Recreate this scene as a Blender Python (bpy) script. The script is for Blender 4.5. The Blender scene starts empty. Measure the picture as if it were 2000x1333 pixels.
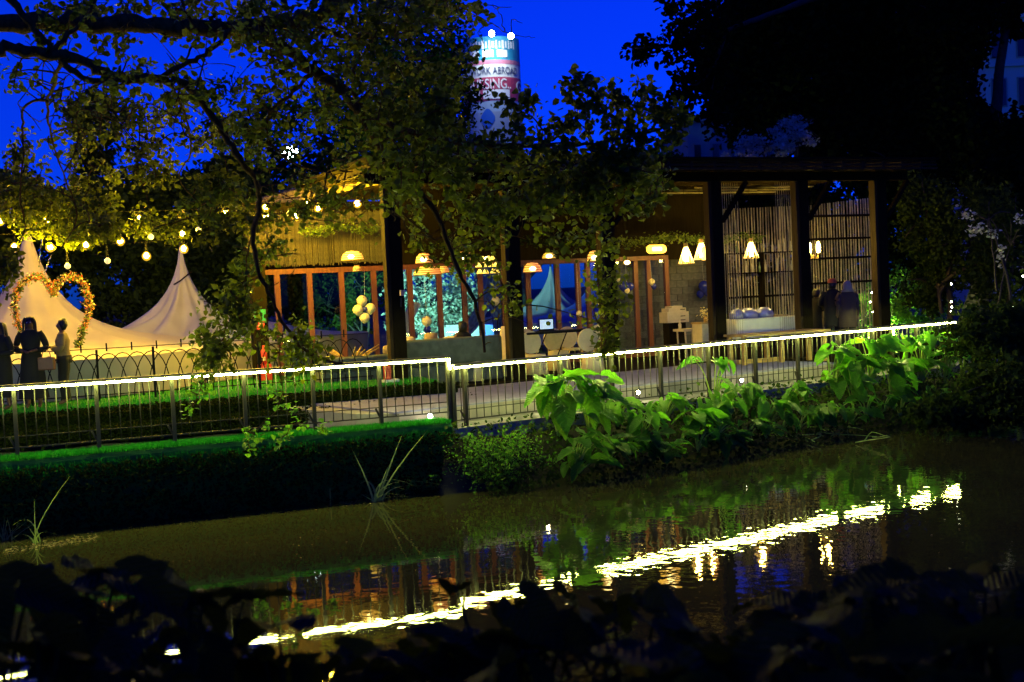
import bpy, bmesh, math, random
import numpy as np
from mathutils import Vector, Matrix, Quaternion
random.seed(7); rng = np.random.default_rng(7)
R = math.radians
scene = bpy.context.scene
C = scene.collection

# ------------------------------------------------------------------ camera
FPX, CX, CY = 2400.0, 1000.0, 666.5          # focal length in photo pixels (2000 wide)
CAMZ = 3.3
cam_d = bpy.data.cameras.new('camera'); cam = bpy.data.objects.new('camera', cam_d); C.objects.link(cam)
CAM = Matrix.Translation((0, 0, CAMZ)) @ Matrix.Rotation(R(90 - 2.42), 4, 'X') @ Matrix.Rotation(R(-2.7), 4, 'Z')
cam.matrix_world = CAM
cam_d.sensor_width = 36; cam_d.lens = 36 * FPX / 2000
cam_d.clip_start = 0.05; cam_d.clip_end = 3000
cam_d.dof.use_dof = True; cam_d.dof.focus_distance = 22.5; cam_d.dof.aperture_fstop = 1.8
scene.camera = cam
CAMI = CAM.inverted()

# ------------------------------------------------------------------ dusk sky
w = bpy.data.worlds.new('World'); scene.world = w; w.use_nodes = True
nt = w.node_tree; nt.nodes.clear()
sky = nt.nodes.new('ShaderNodeTexSky'); sky.sky_type = 'NISHITA'; sky.sun_disc = False
sky.sun_elevation = R(7.0); sky.sun_rotation = R(200); sky.ozone_density = 4.0; sky.air_density = 1.0; sky.dust_density = 0.3
tint = nt.nodes.new('ShaderNodeMixRGB'); tint.blend_type = 'MULTIPLY'; tint.inputs[0].default_value = 1
tint.inputs[2].default_value = (0.006, 0.105, 1.45, 1)
bg = nt.nodes.new('ShaderNodeBackground'); bg.inputs[1].default_value = SKY_STRENGTH = 0.15
outw = nt.nodes.new('ShaderNodeOutputWorld')
nt.links.new(sky.outputs[0], tint.inputs[1]); nt.links.new(tint.outputs[0], bg.inputs[0]); nt.links.new(bg.outputs[0], outw.inputs[0])

vs = scene.view_settings
vs.view_transform = 'Standard'; vs.look = 'None'; vs.exposure = 0; vs.gamma = 1; vs.use_curve_mapping = False
scene.render.engine = 'CYCLES'
cy = scene.cycles
cy.use_denoising = True; cy.max_bounces = 6; cy.diffuse_bounces = 2; cy.glossy_bounces = 4
cy.transmission_bounces = 4; cy.transparent_max_bounces = 8; cy.volume_bounces = 0
cy.sample_clamp_indirect = 4; cy.caustics_reflective = False; cy.caustics_refractive = False; cy.use_light_tree = True

# ------------------------------------------------------------------ geometry helpers
def ray(px, py):
    return (CAM.to_3x3() @ Vector(((px - CX) / FPX, (CY - py) / FPX, -1)))
def P(px, py, D):
    d = ray(px, py); return Vector((0, 0, CAMZ)) + d * (D / d.y)
def G(px, py, z):
    d = ray(px, py); return Vector((0, 0, CAMZ)) + d * ((z - CAMZ) / d.z)
def proj(p):
    q = CAMI @ Vector(p); return (CX + FPX * q.x / -q.z, CY - FPX * q.y / -q.z)
def on_line(A, U, px, z):
    """distance along the level line A + t U, at height z, that is seen at column px"""
    lo, hi = -60, 120
    for _ in range(50):
        m = (lo + hi) / 2; p = A + U * m
        if CAMI.to_3x3()[2][0] is None: pass
        q = CAMI @ Vector((p.x, p.y, z))
        if q.z > -0.5: hi2 = True
        x = CX + FPX * q.x / max(-q.z, 0.01)
        if p.y < 1: lo = m; continue
        if x < px: lo = m
        else: hi = m
    return (lo + hi) / 2
def flat(v): return Vector((v.x, v.y, 0))
def frame_of(A, B):
    U = flat(B - A).normalized(); N = Vector((-U.y, U.x, 0))
    return U, N

def link(o, parent=None):
    C.objects.link(o)
    if parent is not None:
        o.parent = parent
        loc = parent.get('_w')
        o.matrix_parent_inverse = PW[parent.name].inverted()
    PW[o.name] = (PW[parent.name] if parent is not None else Matrix.Identity(4))
    return o
PW = {}
def tag(o, label, cat, group=None, kind=None):
    if label: o['label'] = label
    if cat: o['category'] = cat
    if group: o['group'] = group
    if kind: o['kind'] = kind
    return o
def thing(name, label, cat, loc=(0, 0, 0), group=None):
    o = bpy.data.objects.new(name, None); o.empty_display_size = 0.1
    C.objects.link(o); o.location = Vector(loc)
    PW[o.name] = Matrix.Translation(Vector(loc))
    return tag(o, label, cat, group)
def place(o, parent, M=None):
    """link o, child of thing 'parent', with its mesh given in world space (or moved by M)"""
    C.objects.link(o); PW[o.name] = Matrix.Identity(4)
    if parent is not None:
        o.parent = parent
        # a part of a thing: keep world coordinates
        root = parent; chain = Matrix.Identity(4)
        o.matrix_parent_inverse = WM(parent).inverted()
    if M is not None: o.matrix_basis = M
    return o
def WM(o):
    m = o.matrix_basis.copy()
    if o.parent is not None: m = WM(o.parent) @ o.matrix_parent_inverse @ m
    return m
def inst(name, me, parent, M):
    o = bpy.data.objects.new(name, me); return place(o, parent, M)

class MB:
    def __init__(s): s.v = []; s.f = []; s.m = []; s.cm = 0
    def add(s, vs, fs):
        n = len(s.v); s.v += [tuple(v) for v in vs]; s.f += [tuple(i + n for i in f) for f in fs]; s.m += [s.cm] * len(fs)
        return s
    def box(s, c, u, hu, n, hn, z0, z1):
        """box about the floor point c, half size hu along u and hn along n, from z0 to z1"""
        c = Vector(c); u = Vector(u); n = Vector(n); vs = []
        for z in (z0, z1):
            for a, b in ((-1, -1), (1, -1), (1, 1), (-1, 1)):
                p = c + u * hu * a + n * hn * b; vs.append((p.x, p.y, z))
        return s.add(vs, [(3, 2, 1, 0), (4, 5, 6, 7), (0, 1, 5, 4), (1, 2, 6, 5), (2, 3, 7, 6), (3, 0, 4, 7)])
    def beam(s, a, b, w, h, up=(0, 0, 1)):
        a = Vector(a); b = Vector(b); d = (b - a).normalized(); up = Vector(up)
        sd = d.cross(up).normalized(); u2 = sd.cross(d).normalized(); vs = []
        for p in (a, b):
            for x, y in ((-1, -1), (1, -1), (1, 1), (-1, 1)): vs.append(p + sd * (w / 2 * x) + u2 * (h / 2 * y))
        return s.add(vs, [(3, 2, 1, 0), (4, 5, 6, 7), (0, 1, 5, 4), (1, 2, 6, 5), (2, 3, 7, 6), (3, 0, 4, 7)])
    def tube(s, pts, rad, n=6, caps=True):
        pts = [Vector(p) for p in pts]
        if not hasattr(rad, '__len__'): rad = [rad] * len(pts)
        up = Vector((0.13, 0.21, 0.97)); vs = []; fs = []
        for i, p in enumerate(pts):
            d = (pts[min(i + 1, len(pts) - 1)] - pts[max(i - 1, 0)])
            d = d.normalized() if d.length > 1e-9 else Vector((0, 0, 1))
            a = d.cross(up)
            if a.length < 0.1: a = d.cross(Vector((1, 0, 0)))
            a.normalize(); b = d.cross(a)
            for k in range(n):
                t = 2 * math.pi * k / n
                vs.append(p + (a * math.cos(t) + b * math.sin(t)) * rad[i])
        for i in range(len(pts) - 1):
            for k in range(n):
                k2 = (k + 1) % n
                fs.append((i * n + k, i * n + k2, (i + 1) * n + k2, (i + 1) * n + k))
        if caps: fs.append(tuple(range(n - 1, -1, -1))); fs.append(tuple((len(pts) - 1) * n + k for k in range(n)))
        return s.add(vs, fs)
    def loft(s, rings, n=16, caps=True):
        """rings: (centre, rx, ry[, yaw]) stacked"""
        vs = []; fs = []
        for r in rings:
            c = Vector(r[0]); yaw = r[3] if len(r) > 3 else 0
            for k in range(n):
                t = 2 * math.pi * k / n; x = r[1] * math.cos(t); y = r[2] * math.sin(t)
                vs.append(c + Vector((x * math.cos(yaw) - y * math.sin(yaw), x * math.sin(yaw) + y * math.cos(yaw), 0)))
        for i in range(len(rings) - 1):
            for k in range(n):
                k2 = (k + 1) % n; fs.append((i * n + k, i * n + k2, (i + 1) * n + k2, (i + 1) * n + k))
        if caps: fs.append(tuple(range(n - 1, -1, -1))); fs.append(tuple((len(rings) - 1) * n + k for k in range(n)))
        return s.add(vs, fs)
    def ball(s, c, rx, ry=None, rz=None, n=10, m=7):
        ry = rx if ry is None else ry; rz = rx if rz is None else rz
        c = Vector(c); rings = []
        for i in range(1, m):
            a = math.pi * i / m; rings.append((c + Vector((0, 0, -rz * math.cos(a))), rx * math.sin(a), ry * math.sin(a)))
        n0 = len(s.v); s.loft(rings, n, caps=False); k0 = len(s.v)
        s.add([c + Vector((0, 0, -rz)), c + Vector((0, 0, rz))], [])
        for k in range(n):
            s.f.append((k0, n0 + (k + 1) % n, n0 + k)); s.m.append(s.cm)
            b = n0 + (m - 2) * n; s.f.append((k0 + 1, b + k, b + (k + 1) % n)); s.m.append(s.cm)
        return s
    def mesh(s, name, mat, smooth=False):
        me = bpy.data.meshes.new(name); me.from_pydata(s.v, [], s.f)
        for mt in (mat if isinstance(mat, (list, tuple)) else [mat]): me.materials.append(mt)
        if isinstance(mat, (list, tuple)): me.polygons.foreach_set('material_index', s.m)
        if smooth: me.polygons.foreach_set('use_smooth', [True] * len(s.f))
        me.update(); return me
    def build(s, name, mat, parent=None, smooth=False, bevel=0):
        o = place(bpy.data.objects.new(name, s.mesh(name, mat, smooth)), parent)
        if bevel:
            b = o.modifiers.new('bevel', 'BEVEL'); b.width = bevel; b.segments = 2; b.limit_method = 'ANGLE'
        return o

def catmull(pts, k=5):
    pts = [Vector(p) for p in pts]; out = []
    for i in range(len(pts) - 1):
        p0 = pts[max(i - 1, 0)]; p1 = pts[i]; p2 = pts[i + 1]; p3 = pts[min(i + 2, len(pts) - 1)]
        for j in range(k):
            t = j / k
            out.append(0.5 * ((2 * p1) + (p2 - p0) * t + (2 * p0 - 5 * p1 + 4 * p2 - p3) * t * t + (-p0 + 3 * p1 - 3 * p2 + p3) * t ** 3))
    out.append(pts[-1]); return out

# ------------------------------------------------------------------ materials
def mat(name, col, rough=0.7, metal=0.0, noise=0.0, nscale=8.0, bump=0.0, bscale=40.0, spec=0.5, col2=None, rnd=0.0, stretch=None):
    m = bpy.data.materials.new(name); m.use_nodes = True; t = m.node_tree; b = t.nodes['Principled BSDF']
    b.inputs['Base Color'].default_value = (*col, 1); b.inputs['Roughness'].default_value = rough; b.inputs['Metallic'].default_value = metal
    b.inputs['Specular IOR Level'].default_value = spec
    tc = t.nodes.new('ShaderNodeTexCoord'); mp = t.nodes.new('ShaderNodeMapping')
    t.links.new(tc.outputs['Object'], mp.inputs[0])
    if stretch: mp.inputs['Scale'].default_value = stretch
    last = None
    if noise or col2:
        n = t.nodes.new('ShaderNodeTexNoise'); n.inputs['Scale'].default_value = nscale; n.inputs['Detail'].default_value = 5
        t.links.new(mp.outputs[0], n.inputs['Vector'])
        r = t.nodes.new('ShaderNodeValToRGB'); r.color_ramp.elements[0].position = 0.35; r.color_ramp.elements[1].position = 0.65
        c2 = col2 or tuple(c * (1 - noise) for c in col); r.color_ramp.elements[0].color = (*c2, 1); r.color_ramp.elements[1].color = (*col, 1)
        t.links.new(n.outputs[0], r.inputs[0]); last = r.outputs[0]
    if rnd:
        oi = t.nodes.new('ShaderNodeObjectInfo'); mr = t.nodes.new('ShaderNodeMapRange')
        mr.inputs[3].default_value = 1 - rnd; mr.inputs[4].default_value = 1 + rnd
        mx = t.nodes.new('ShaderNodeVectorMath'); mx.operation = 'SCALE'
        t.links.new(oi.outputs['Random'], mr.inputs[0]); t.links.new(mr.outputs[0], mx.inputs['Scale'])
        if last is not None: t.links.new(last, mx.inputs[0])
        else: mx.inputs[0].default_value = col
        last = mx.outputs[0]
    if last is not None: t.links.new(last, b.inputs['Base Color'])
    if bump:
        n2 = t.nodes.new('ShaderNodeTexNoise'); n2.inputs['Scale'].default_value = bscale; n2.inputs['Detail'].default_value = 6
        bp = t.nodes.new('ShaderNodeBump'); bp.inputs['Strength'].default_value = bump; bp.inputs['Distance'].default_value = 0.02
        t.links.new(mp.outputs[0], n2.inputs['Vector']); t.links.new(n2.outputs[0], bp.inputs['Height']); t.links.new(bp.outputs[0], b.inputs['Normal'])
    return m
def emit(name, col, s, base=(0.8, 0.8, 0.8)):
    m = bpy.data.materials.new(name); m.use_nodes = True; b = m.node_tree.nodes['Principled BSDF']
    b.inputs['Base Color'].default_value = (*base, 1); b.inputs['Emission Color'].default_value = (*col, 1); b.inputs['Emission Strength'].default_value = s
    return m
def leaf_mat(name, c1, c2, transl=0.4, rough=0.45, vein=False, spec=0.2):
    """thin leaf: glossy diffuse front mixed with light shining through; tint differs from leaf to leaf"""
    m = bpy.data.materials.new(name); m.use_nodes = True; t = m.node_tree; b = t.nodes['Principled BSDF']; out = t.nodes['Material Output']
    g = t.nodes.new('ShaderNodeNewGeometry'); r = t.nodes.new('ShaderNodeValToRGB')
    r.color_ramp.elements[0].color = (*c1, 1); r.color_ramp.elements[1].color = (*c2, 1)
    t.links.new(g.outputs['Random Per Island'], r.inputs[0]); col = r.outputs[0]
    if vein:
        tc = t.nodes.new('ShaderNodeTexCoord'); n = t.nodes.new('ShaderNodeTexNoise'); n.inputs['Scale'].default_value = 9; n.inputs['Detail'].default_value = 6
        t.links.new(tc.outputs['Object'], n.inputs['Vector'])
        oi = t.nodes.new('ShaderNodeObjectInfo'); ad = t.nodes.new('ShaderNodeMath'); ad.operation = 'ADD'
        t.links.new(oi.outputs['Random'], ad.inputs[0]); t.links.new(n.outputs[0], ad.inputs[1])
        # veins: bands that leave the midrib at a slant (leaf space: y along the rib)
        sp = t.nodes.new('ShaderNodeSeparateXYZ'); t.links.new(tc.outputs['Object'], sp.inputs[0])
        ab = t.nodes.new('ShaderNodeMath'); ab.operation = 'ABSOLUTE'; t.links.new(sp.outputs[0], ab.inputs[0])
        di = t.nodes.new('ShaderNodeMath'); di.operation = 'MULTIPLY_ADD'; di.inputs[1].default_value = -0.9; t.links.new(ab.outputs[0], di.inputs[0]); t.links.new(sp.outputs[1], di.inputs[2])
        sc_ = t.nodes.new('ShaderNodeMath'); sc_.operation = 'MULTIPLY'; sc_.inputs[1].default_value = 62; t.links.new(di.outputs[0], sc_.inputs[0])
        sn = t.nodes.new('ShaderNodeMath'); sn.operation = 'SINE'; t.links.new(sc_.outputs[0], sn.inputs[0])
        hh = t.nodes.new('ShaderNodeMath'); hh.operation = 'MULTIPLY_ADD'; hh.inputs[1].default_value = 0.35; t.links.new(sn.outputs[0], hh.inputs[0]); t.links.new(n.outputs[0], hh.inputs[2])
        bp = t.nodes.new('ShaderNodeBump'); bp.inputs['Strength'].default_value = 0.9; bp.inputs['Distance'].default_value = 0.03
        t.links.new(hh.outputs[0], bp.inputs['Height']); t.links.new(bp.outputs[0], b.inputs['Normal'])
        fr = t.nodes.new('ShaderNodeMath'); fr.operation = 'MULTIPLY'; fr.inputs[1].default_value = 0.6
        t.links.new(ad.outputs[0], fr.inputs[0]); t.links.new(fr.outputs[0], r.inputs[0])
    b.inputs['Roughness'].default_value = rough; b.inputs['Specular IOR Level'].default_value = spec
    tr = t.nodes.new('ShaderNodeBsdfTranslucent'); mx = t.nodes.new('ShaderNodeMixShader'); mx.inputs[0].default_value = transl
    br = t.nodes.new('ShaderNodeVectorMath'); br.operation = 'MULTIPLY'; br.inputs[1].default_value = (1.5, 1.6, 0.9)
    t.links.new(col, br.inputs[0]); t.links.new(br.outputs[0], tr.inputs[0]); t.links.new(col, b.inputs['Base Color'])
    t.links.new(b.outputs[0], mx.inputs[1]); t.links.new(tr.outputs[0], mx.inputs[2]); t.links.new(mx.outputs[0], out.inputs[0])
    return m

M = {}
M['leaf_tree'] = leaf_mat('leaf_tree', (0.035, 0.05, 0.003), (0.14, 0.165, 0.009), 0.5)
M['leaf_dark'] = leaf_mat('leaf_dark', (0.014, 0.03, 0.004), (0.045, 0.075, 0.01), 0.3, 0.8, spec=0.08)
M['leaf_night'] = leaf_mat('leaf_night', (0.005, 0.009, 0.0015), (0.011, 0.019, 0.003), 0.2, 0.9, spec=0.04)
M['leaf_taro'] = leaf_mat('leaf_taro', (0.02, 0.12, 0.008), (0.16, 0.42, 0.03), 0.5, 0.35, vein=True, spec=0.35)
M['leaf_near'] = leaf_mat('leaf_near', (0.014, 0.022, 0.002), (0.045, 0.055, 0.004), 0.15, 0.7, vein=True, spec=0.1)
M['leaf_small'] = leaf_mat('leaf_small', (0.03, 0.14, 0.01), (0.17, 0.36, 0.03), 0.45)
M['leaf_ivy'] = leaf_mat('leaf_ivy', (0.05, 0.10, 0.015), (0.2, 0.26, 0.05), 0.4)
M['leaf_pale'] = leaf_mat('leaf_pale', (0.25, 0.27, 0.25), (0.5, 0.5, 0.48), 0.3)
M['leaf_fall'] = leaf_mat('leaf_fall', (0.25, 0.14, 0.04), (0.6, 0.5, 0.2), 0.2)
M['flower'] = leaf_mat('flower', (0.5, 0.06, 0.02), (0.75, 0.35, 0.08), 0.3)
M['flower_pale'] = leaf_mat('flower_pale', (0.75, 0.6, 0.25), (0.85, 0.8, 0.55), 0.3)
M['grass'] = leaf_mat('grass', (0.006, 0.13, 0.008), (0.02, 0.28, 0.02), 0.35, 0.5)
M['reed'] = leaf_mat('reed', (0.2, 0.32, 0.06), (0.4, 0.5, 0.15), 0.4)
M['bark'] = mat('bark', (0.15, 0.085, 0.02), 0.95, spec=0.1, noise=0.6, nscale=18, bump=0.8, bscale=30, stretch=(1, 1, 0.35))
M['bark_dark'] = mat('bark_dark', (0.045, 0.035, 0.025), 0.95, noise=0.5, nscale=12, bump=0.6, bscale=30)
M['soil'] = mat('soil', (0.014, 0.013, 0.007), 0.95, noise=0.5, nscale=3, bump=0.7, bscale=12)
M['turf'] = mat('turf', (0.012, 0.17, 0.012), 0.9, noise=0.4, nscale=3, bump=0.6, bscale=60)
M['steel'] = mat('steel', (0.013, 0.0125, 0.009), 0.7, metal=0.0, noise=0.35, nscale=20)
M['rail_dark'] = mat('rail_dark', (0.035, 0.035, 0.035), 0.5, noise=0.3)
M['iron'] = mat('iron', (0.01, 0.01, 0.008), 0.8, spec=0.1)
def halo_mat():  # clear shell with an even amber glow, painted halo of a lit bulb
    m = bpy.data.materials.new('halo_glass'); m.use_nodes = True; t = m.node_tree; t.nodes.remove(t.nodes['Principled BSDF'])
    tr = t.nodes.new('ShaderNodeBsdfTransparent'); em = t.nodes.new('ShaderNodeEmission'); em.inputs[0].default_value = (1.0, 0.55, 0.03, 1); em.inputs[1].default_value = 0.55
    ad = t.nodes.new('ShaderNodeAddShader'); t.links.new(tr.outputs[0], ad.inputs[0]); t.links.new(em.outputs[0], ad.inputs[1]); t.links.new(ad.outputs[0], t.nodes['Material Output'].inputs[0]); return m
M['led'] = emit('led', (0.92, 1.0, 0.2), 190)
M['timber'] = mat('timber', (0.045, 0.032, 0.014), 0.85, spec=0.1, noise=0.4, nscale=6, bump=0.4, bscale=25, stretch=(3, 3, 0.4))
M['timber_dark'] = mat('timber_dark', (0.016, 0.012, 0.005), 0.9, spec=0.05, noise=0.4, nscale=6, bump=0.4, bscale=25, stretch=(3, 3, 0.4))
M['redwood'] = mat('redwood', (0.16, 0.048, 0.018), 0.5, noise=0.35, nscale=5, bump=0.2, stretch=(3, 3, 0.3))
M['bamboo'] = mat('bamboo', (0.5, 0.45, 0.24), 0.55, noise=0.5, nscale=5, rnd=0.35, stretch=(1, 1, 0.5))
M['reed_screen'] = mat('reed_screen', (0.05, 0.036, 0.018), 0.6, noise=0.5, nscale=8, rnd=0.5)
M['string'] = mat('string', (0.3, 0.3, 0.22), 0.5, rnd=0.3)
M['tile'] = mat('tile', (0.2, 0.14, 0.07), 0.8, noise=0.3, rnd=0.2)
M['paving'] = mat('paving', (0.15, 0.14, 0.34), 0.75, noise=0.2, nscale=5, bump=0.2, bscale=60, rnd=0.08)  # blue light lying on the platform top is put into this colour
M['plinth'] = mat('plinth', (0.2, 0.18, 0.22), 0.8, noise=0.2, nscale=4, bump=0.25, bscale=50)
M['canvas_pink'] = mat('canvas_pink', (0.43, 0.36, 0.33), 0.85, noise=0.14, nscale=1.3, bump=0.25, bscale=5)
M['canvas_white'] = mat('canvas_white', (0.42, 0.39, 0.43), 0.85, noise=0.2, nscale=1.2, bump=1.0, bscale=2.2)
M['white'] = mat('white', (0.7, 0.7, 0.68), 0.6, noise=0.08)
M['cream'] = mat('cream', (0.62, 0.52, 0.34), 0.7, noise=0.12, nscale=12)
M['sofa'] = mat('sofa', (0.10, 0.12, 0.10), 0.95, noise=0.35, nscale=6, bump=0.5, bscale=15)
M['cushion'] = mat('cushion', (0.35, 0.26, 0.14), 0.9, noise=0.3, nscale=10)
M['blue_cloth'] = mat('blue_cloth', (0.03, 0.05, 0.35), 0.7, noise=0.3, nscale=5)
M['blue_balloon'] = mat('blue_balloon', (0.02, 0.03, 0.32), 0.25)
M['cream_balloon'] = mat('cream_balloon', (0.75, 0.66, 0.4), 0.3)
M['red'] = mat('red', (0.55, 0.04, 0.02), 0.45)
M['green_sign'] = mat('green_sign', (0.02, 0.28, 0.09), 0.5)
M['straw'] = mat('straw', (0.45, 0.28, 0.07), 0.8, noise=0.3)
M['brick'] = mat('brick', (0.16, 0.17, 0.17), 0.85, noise=0.3, nscale=10, rnd=0.3, bump=0.5)
M['mortar'] = mat('mortar', (0.10, 0.11, 0.11), 0.95)
M['skin'] = mat('skin', (0.12, 0.055, 0.03), 0.5)
M['hair'] = mat('hair', (0.008, 0.007, 0.006), 0.5, bump=0.6, bscale=60)
M['black_cloth'] = mat('black_cloth', (0.004, 0.004, 0.004), 0.9, bump=0.3, bscale=15)
M['tan_top'] = mat('tan_top', (0.19, 0.13, 0.06), 0.85, bump=0.4, bscale=25)
M['trousers'] = mat('trousers', (0.006, 0.006, 0.007), 0.9)
M['leather'] = mat('leather', (0.12, 0.045, 0.02), 0.45, noise=0.2)
M['headscarf'] = mat('headscarf', (0.4, 0.3, 0.2), 0.9)
M['orange_cap'] = mat('orange_cap', (0.5, 0.08, 0.03), 0.8)
M['brown_coat'] = mat('brown_coat', (0.07, 0.045, 0.03), 0.9)
M['pine'] = mat('pine', (0.42, 0.27, 0.09), 0.6, noise=0.3, nscale=4, stretch=(0.4, 3, 3))
M['concrete'] = mat('concrete', (0.2, 0.2, 0.21), 0.85, noise=0.2, nscale=0.4)
M['facade'] = mat('facade', (0.38, 0.4, 0.44), 0.85, noise=0.15, nscale=0.3)
M['dark_glass'] = mat('dark_glass', (0.01, 0.012, 0.015), 0.12)
M['bulb'] = emit('bulb', (1.0, 0.64, 0.02), 1700)
M['bulb_halo'] = halo_mat()
M['bulb_faint_glow'] = emit('bulb_faint_glow', (1.0, 0.75, 0.25), 0.9)  # unlit and dim bulbs given a faint amber glow of their own
M['lamp_warm'] = emit('lamp_warm', (1.0, 0.66, 0.10), 280)
M['lamp_capsule'] = emit('lamp_capsule', (1.0, 0.5, 0.03), 3)
M['lamp_orange'] = emit('lamp_orange', (1.0, 0.27, 0.01), 1.1)
M['lamp_amber'] = emit('lamp_amber', (1.0, 0.5, 0.04), 1.4)
M['lamp_yellow'] = emit('lamp_yellow', (1.0, 0.62, 0.03), 1.5)
M['lamp_core'] = emit('lamp_core', (1.0, 0.75, 0.25), 14)
M['spot_face'] = emit('spot_face', (1.0, 0.9, 0.5), 120)
M['flood_white'] = emit('flood_white', (0.85, 1.0, 1.0), 60)
M['screen'] = emit('screen', (0.4, 0.65, 1.0), 0.7)
M['fairy'] = emit('fairy', (1.0, 1.0, 0.6), 60)

def glass():
    m = bpy.data.materials.new('window_glass'); m.use_nodes = True; t = m.node_tree; t.nodes.remove(t.nodes['Principled BSDF'])
    tr = t.nodes.new('ShaderNodeBsdfTransparent'); tr.inputs[0].default_value = (0.9, 0.93, 0.93, 1)
    gl = t.nodes.new('ShaderNodeBsdfGlossy'); gl.inputs['Roughness'].default_value = 0.03
    fr = t.nodes.new('ShaderNodeFresnel'); fr.inputs[0].default_value = 1.4
    mx = t.nodes.new('ShaderNodeMixShader'); t.links.new(fr.outputs[0], mx.inputs[0]); t.links.new(tr.outputs[0], mx.inputs[1]); t.links.new(gl.outputs[0], mx.inputs[2])
    t.links.new(mx.outputs[0], t.nodes['Material Output'].inputs[0]); return m
M['glass'] = glass()

def water_mat():
    m = bpy.data.materials.new('pond_water'); m.use_nodes = True; t = m.node_tree; b = t.nodes['Principled BSDF']
    b.inputs['Base Color'].default_value = (0.042, 0.04, 0.011, 1); b.inputs['Roughness'].default_value = 0.02; b.inputs['IOR'].default_value = 1.33
    g = t.nodes.new('ShaderNodeNewGeometry'); sx = t.nodes.new('ShaderNodeSeparateXYZ'); t.links.new(g.outputs['Position'], sx.inputs[0])
    # a breeze ruffles the open right-hand water; the left lies calm in the lee of the bank
    def lin(a, bb, out):
        mr = t.nodes.new('ShaderNodeMapRange'); mr.inputs[1].default_value = a; mr.inputs[2].default_value = bb; t.links.new(out, mr.inputs[0]); return mr.outputs[0]
    ms = lin(-4.5, 1.5, sx.outputs[0])
    bumps = None
    for sc, dist, st in ((1.6, 0.0016, (1, 1.0, 1)), (5.5, 0.0018, (1, 1, 1)), (13.0, 0.0006, (1, 1, 1))):
        mp = t.nodes.new('ShaderNodeMapping'); mp.inputs['Scale'].default_value = st; t.links.new(g.outputs['Position'], mp.inputs[0])
        n = t.nodes.new('ShaderNodeTexNoise'); n.inputs['Scale'].default_value = sc; n.inputs['Detail'].default_value = 0.6
        t.links.new(mp.outputs[0], n.inputs['Vector'])
        bp = t.nodes.new('ShaderNodeBump'); bp.inputs['Distance'].default_value = dist
        mm = t.nodes.new('ShaderNodeMath'); mm.operation = 'MULTIPLY_ADD'; mm.inputs[1].default_value = 0.85; mm.inputs[2].default_value = 0.12
        t.links.new(ms, mm.inputs[0]); t.links.new(mm.outputs[0], bp.inputs['Strength']); t.links.new(n.outputs[0], bp.inputs['Height'])
        if bumps is not None: t.links.new(bumps, bp.inputs['Normal'])
        bumps = bp.outputs[0]
    t.links.new(bumps, b.inputs['Normal']); return m
M['water'] = water_mat()

# ------------------------------------------------------------------ leaves (numpy)
def leaf_mesh(name, pts, size, material, droop=0.3, width=0.62, jitter=0.35, lobed=False):
    """one small folded leaf of six corners at every point"""
    pts = np.asarray(pts, dtype=float); n = len(pts)
    s = size * (1 + jitter * rng.uniform(-1, 1, n))
    az = rng.uniform(0, 2 * math.pi, n); el = rng.normal(-droop, 0.55, n)
    d = np.stack([np.cos(az) * np.cos(el), np.sin(az) * np.cos(el), np.sin(el)], 1)
    q = rng.normal(size=(n, 3)); sd = np.cross(d, q); sd /= np.linalg.norm(sd, axis=1)[:, None] + 1e-9
    up = np.cross(sd, d)
    shp = [(0, 0, 0), (0.5, 0.28, 0.12), (0.40, 0.68, 0.10), (0, 1, -0.06), (-0.40, 0.68, 0.10), (-0.5, 0.28, 0.12)]
    V = np.zeros((n, 6, 3))
    for k, (a, b, c) in enumerate(shp):
        V[:, k] = pts + (sd * (a * width) + d * b + up * c) * s[:, None]
    F = np.zeros((n, 2, 4), dtype=np.int32); base = (np.arange(n) * 6)[:, None]
    F[:, 0] = base + np.array([0, 1, 2, 3]); F[:, 1] = base + np.array([0, 3, 4, 5])
    me = bpy.data.meshes.new(name); me.vertices.add(n * 6); me.vertices.foreach_set('co', V.reshape(-1))
    me.loops.add(n * 8); me.loops.foreach_set('vertex_index', F.reshape(-1))
    me.polygons.add(n * 2); me.polygons.foreach_set('loop_start', np.arange(0, n * 8, 4, dtype=np.int32)); me.polygons.foreach_set('loop_total', np.full(n * 2, 4, dtype=np.int32))
    me.materials.append(material); me.update(calc_edges=True); return me
def foliage(name, pts, size, material, parent=None, stuff=True, **k):
    o = place(bpy.data.objects.new(name, leaf_mesh(name, pts, size, material, **k)), parent)
    if stuff: o['kind'] = 'stuff'
    return o
def blob(c, r, n, shell=0.55):
    """n points through an ellipsoid's volume, clumped"""
    c = np.array(c, dtype=float); r = np.array(r, dtype=float)
    nc = max(4, n // 45); u = rng.normal(size=(nc, 3)); u /= np.linalg.norm(u, axis=1)[:, None]
    cc = u * (rng.uniform(shell, 1.0, nc) ** 0.6)[:, None]
    idx = rng.integers(0, nc, n); p = cc[idx] + rng.normal(0, 0.13, (n, 3))
    return c + p * r

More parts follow.
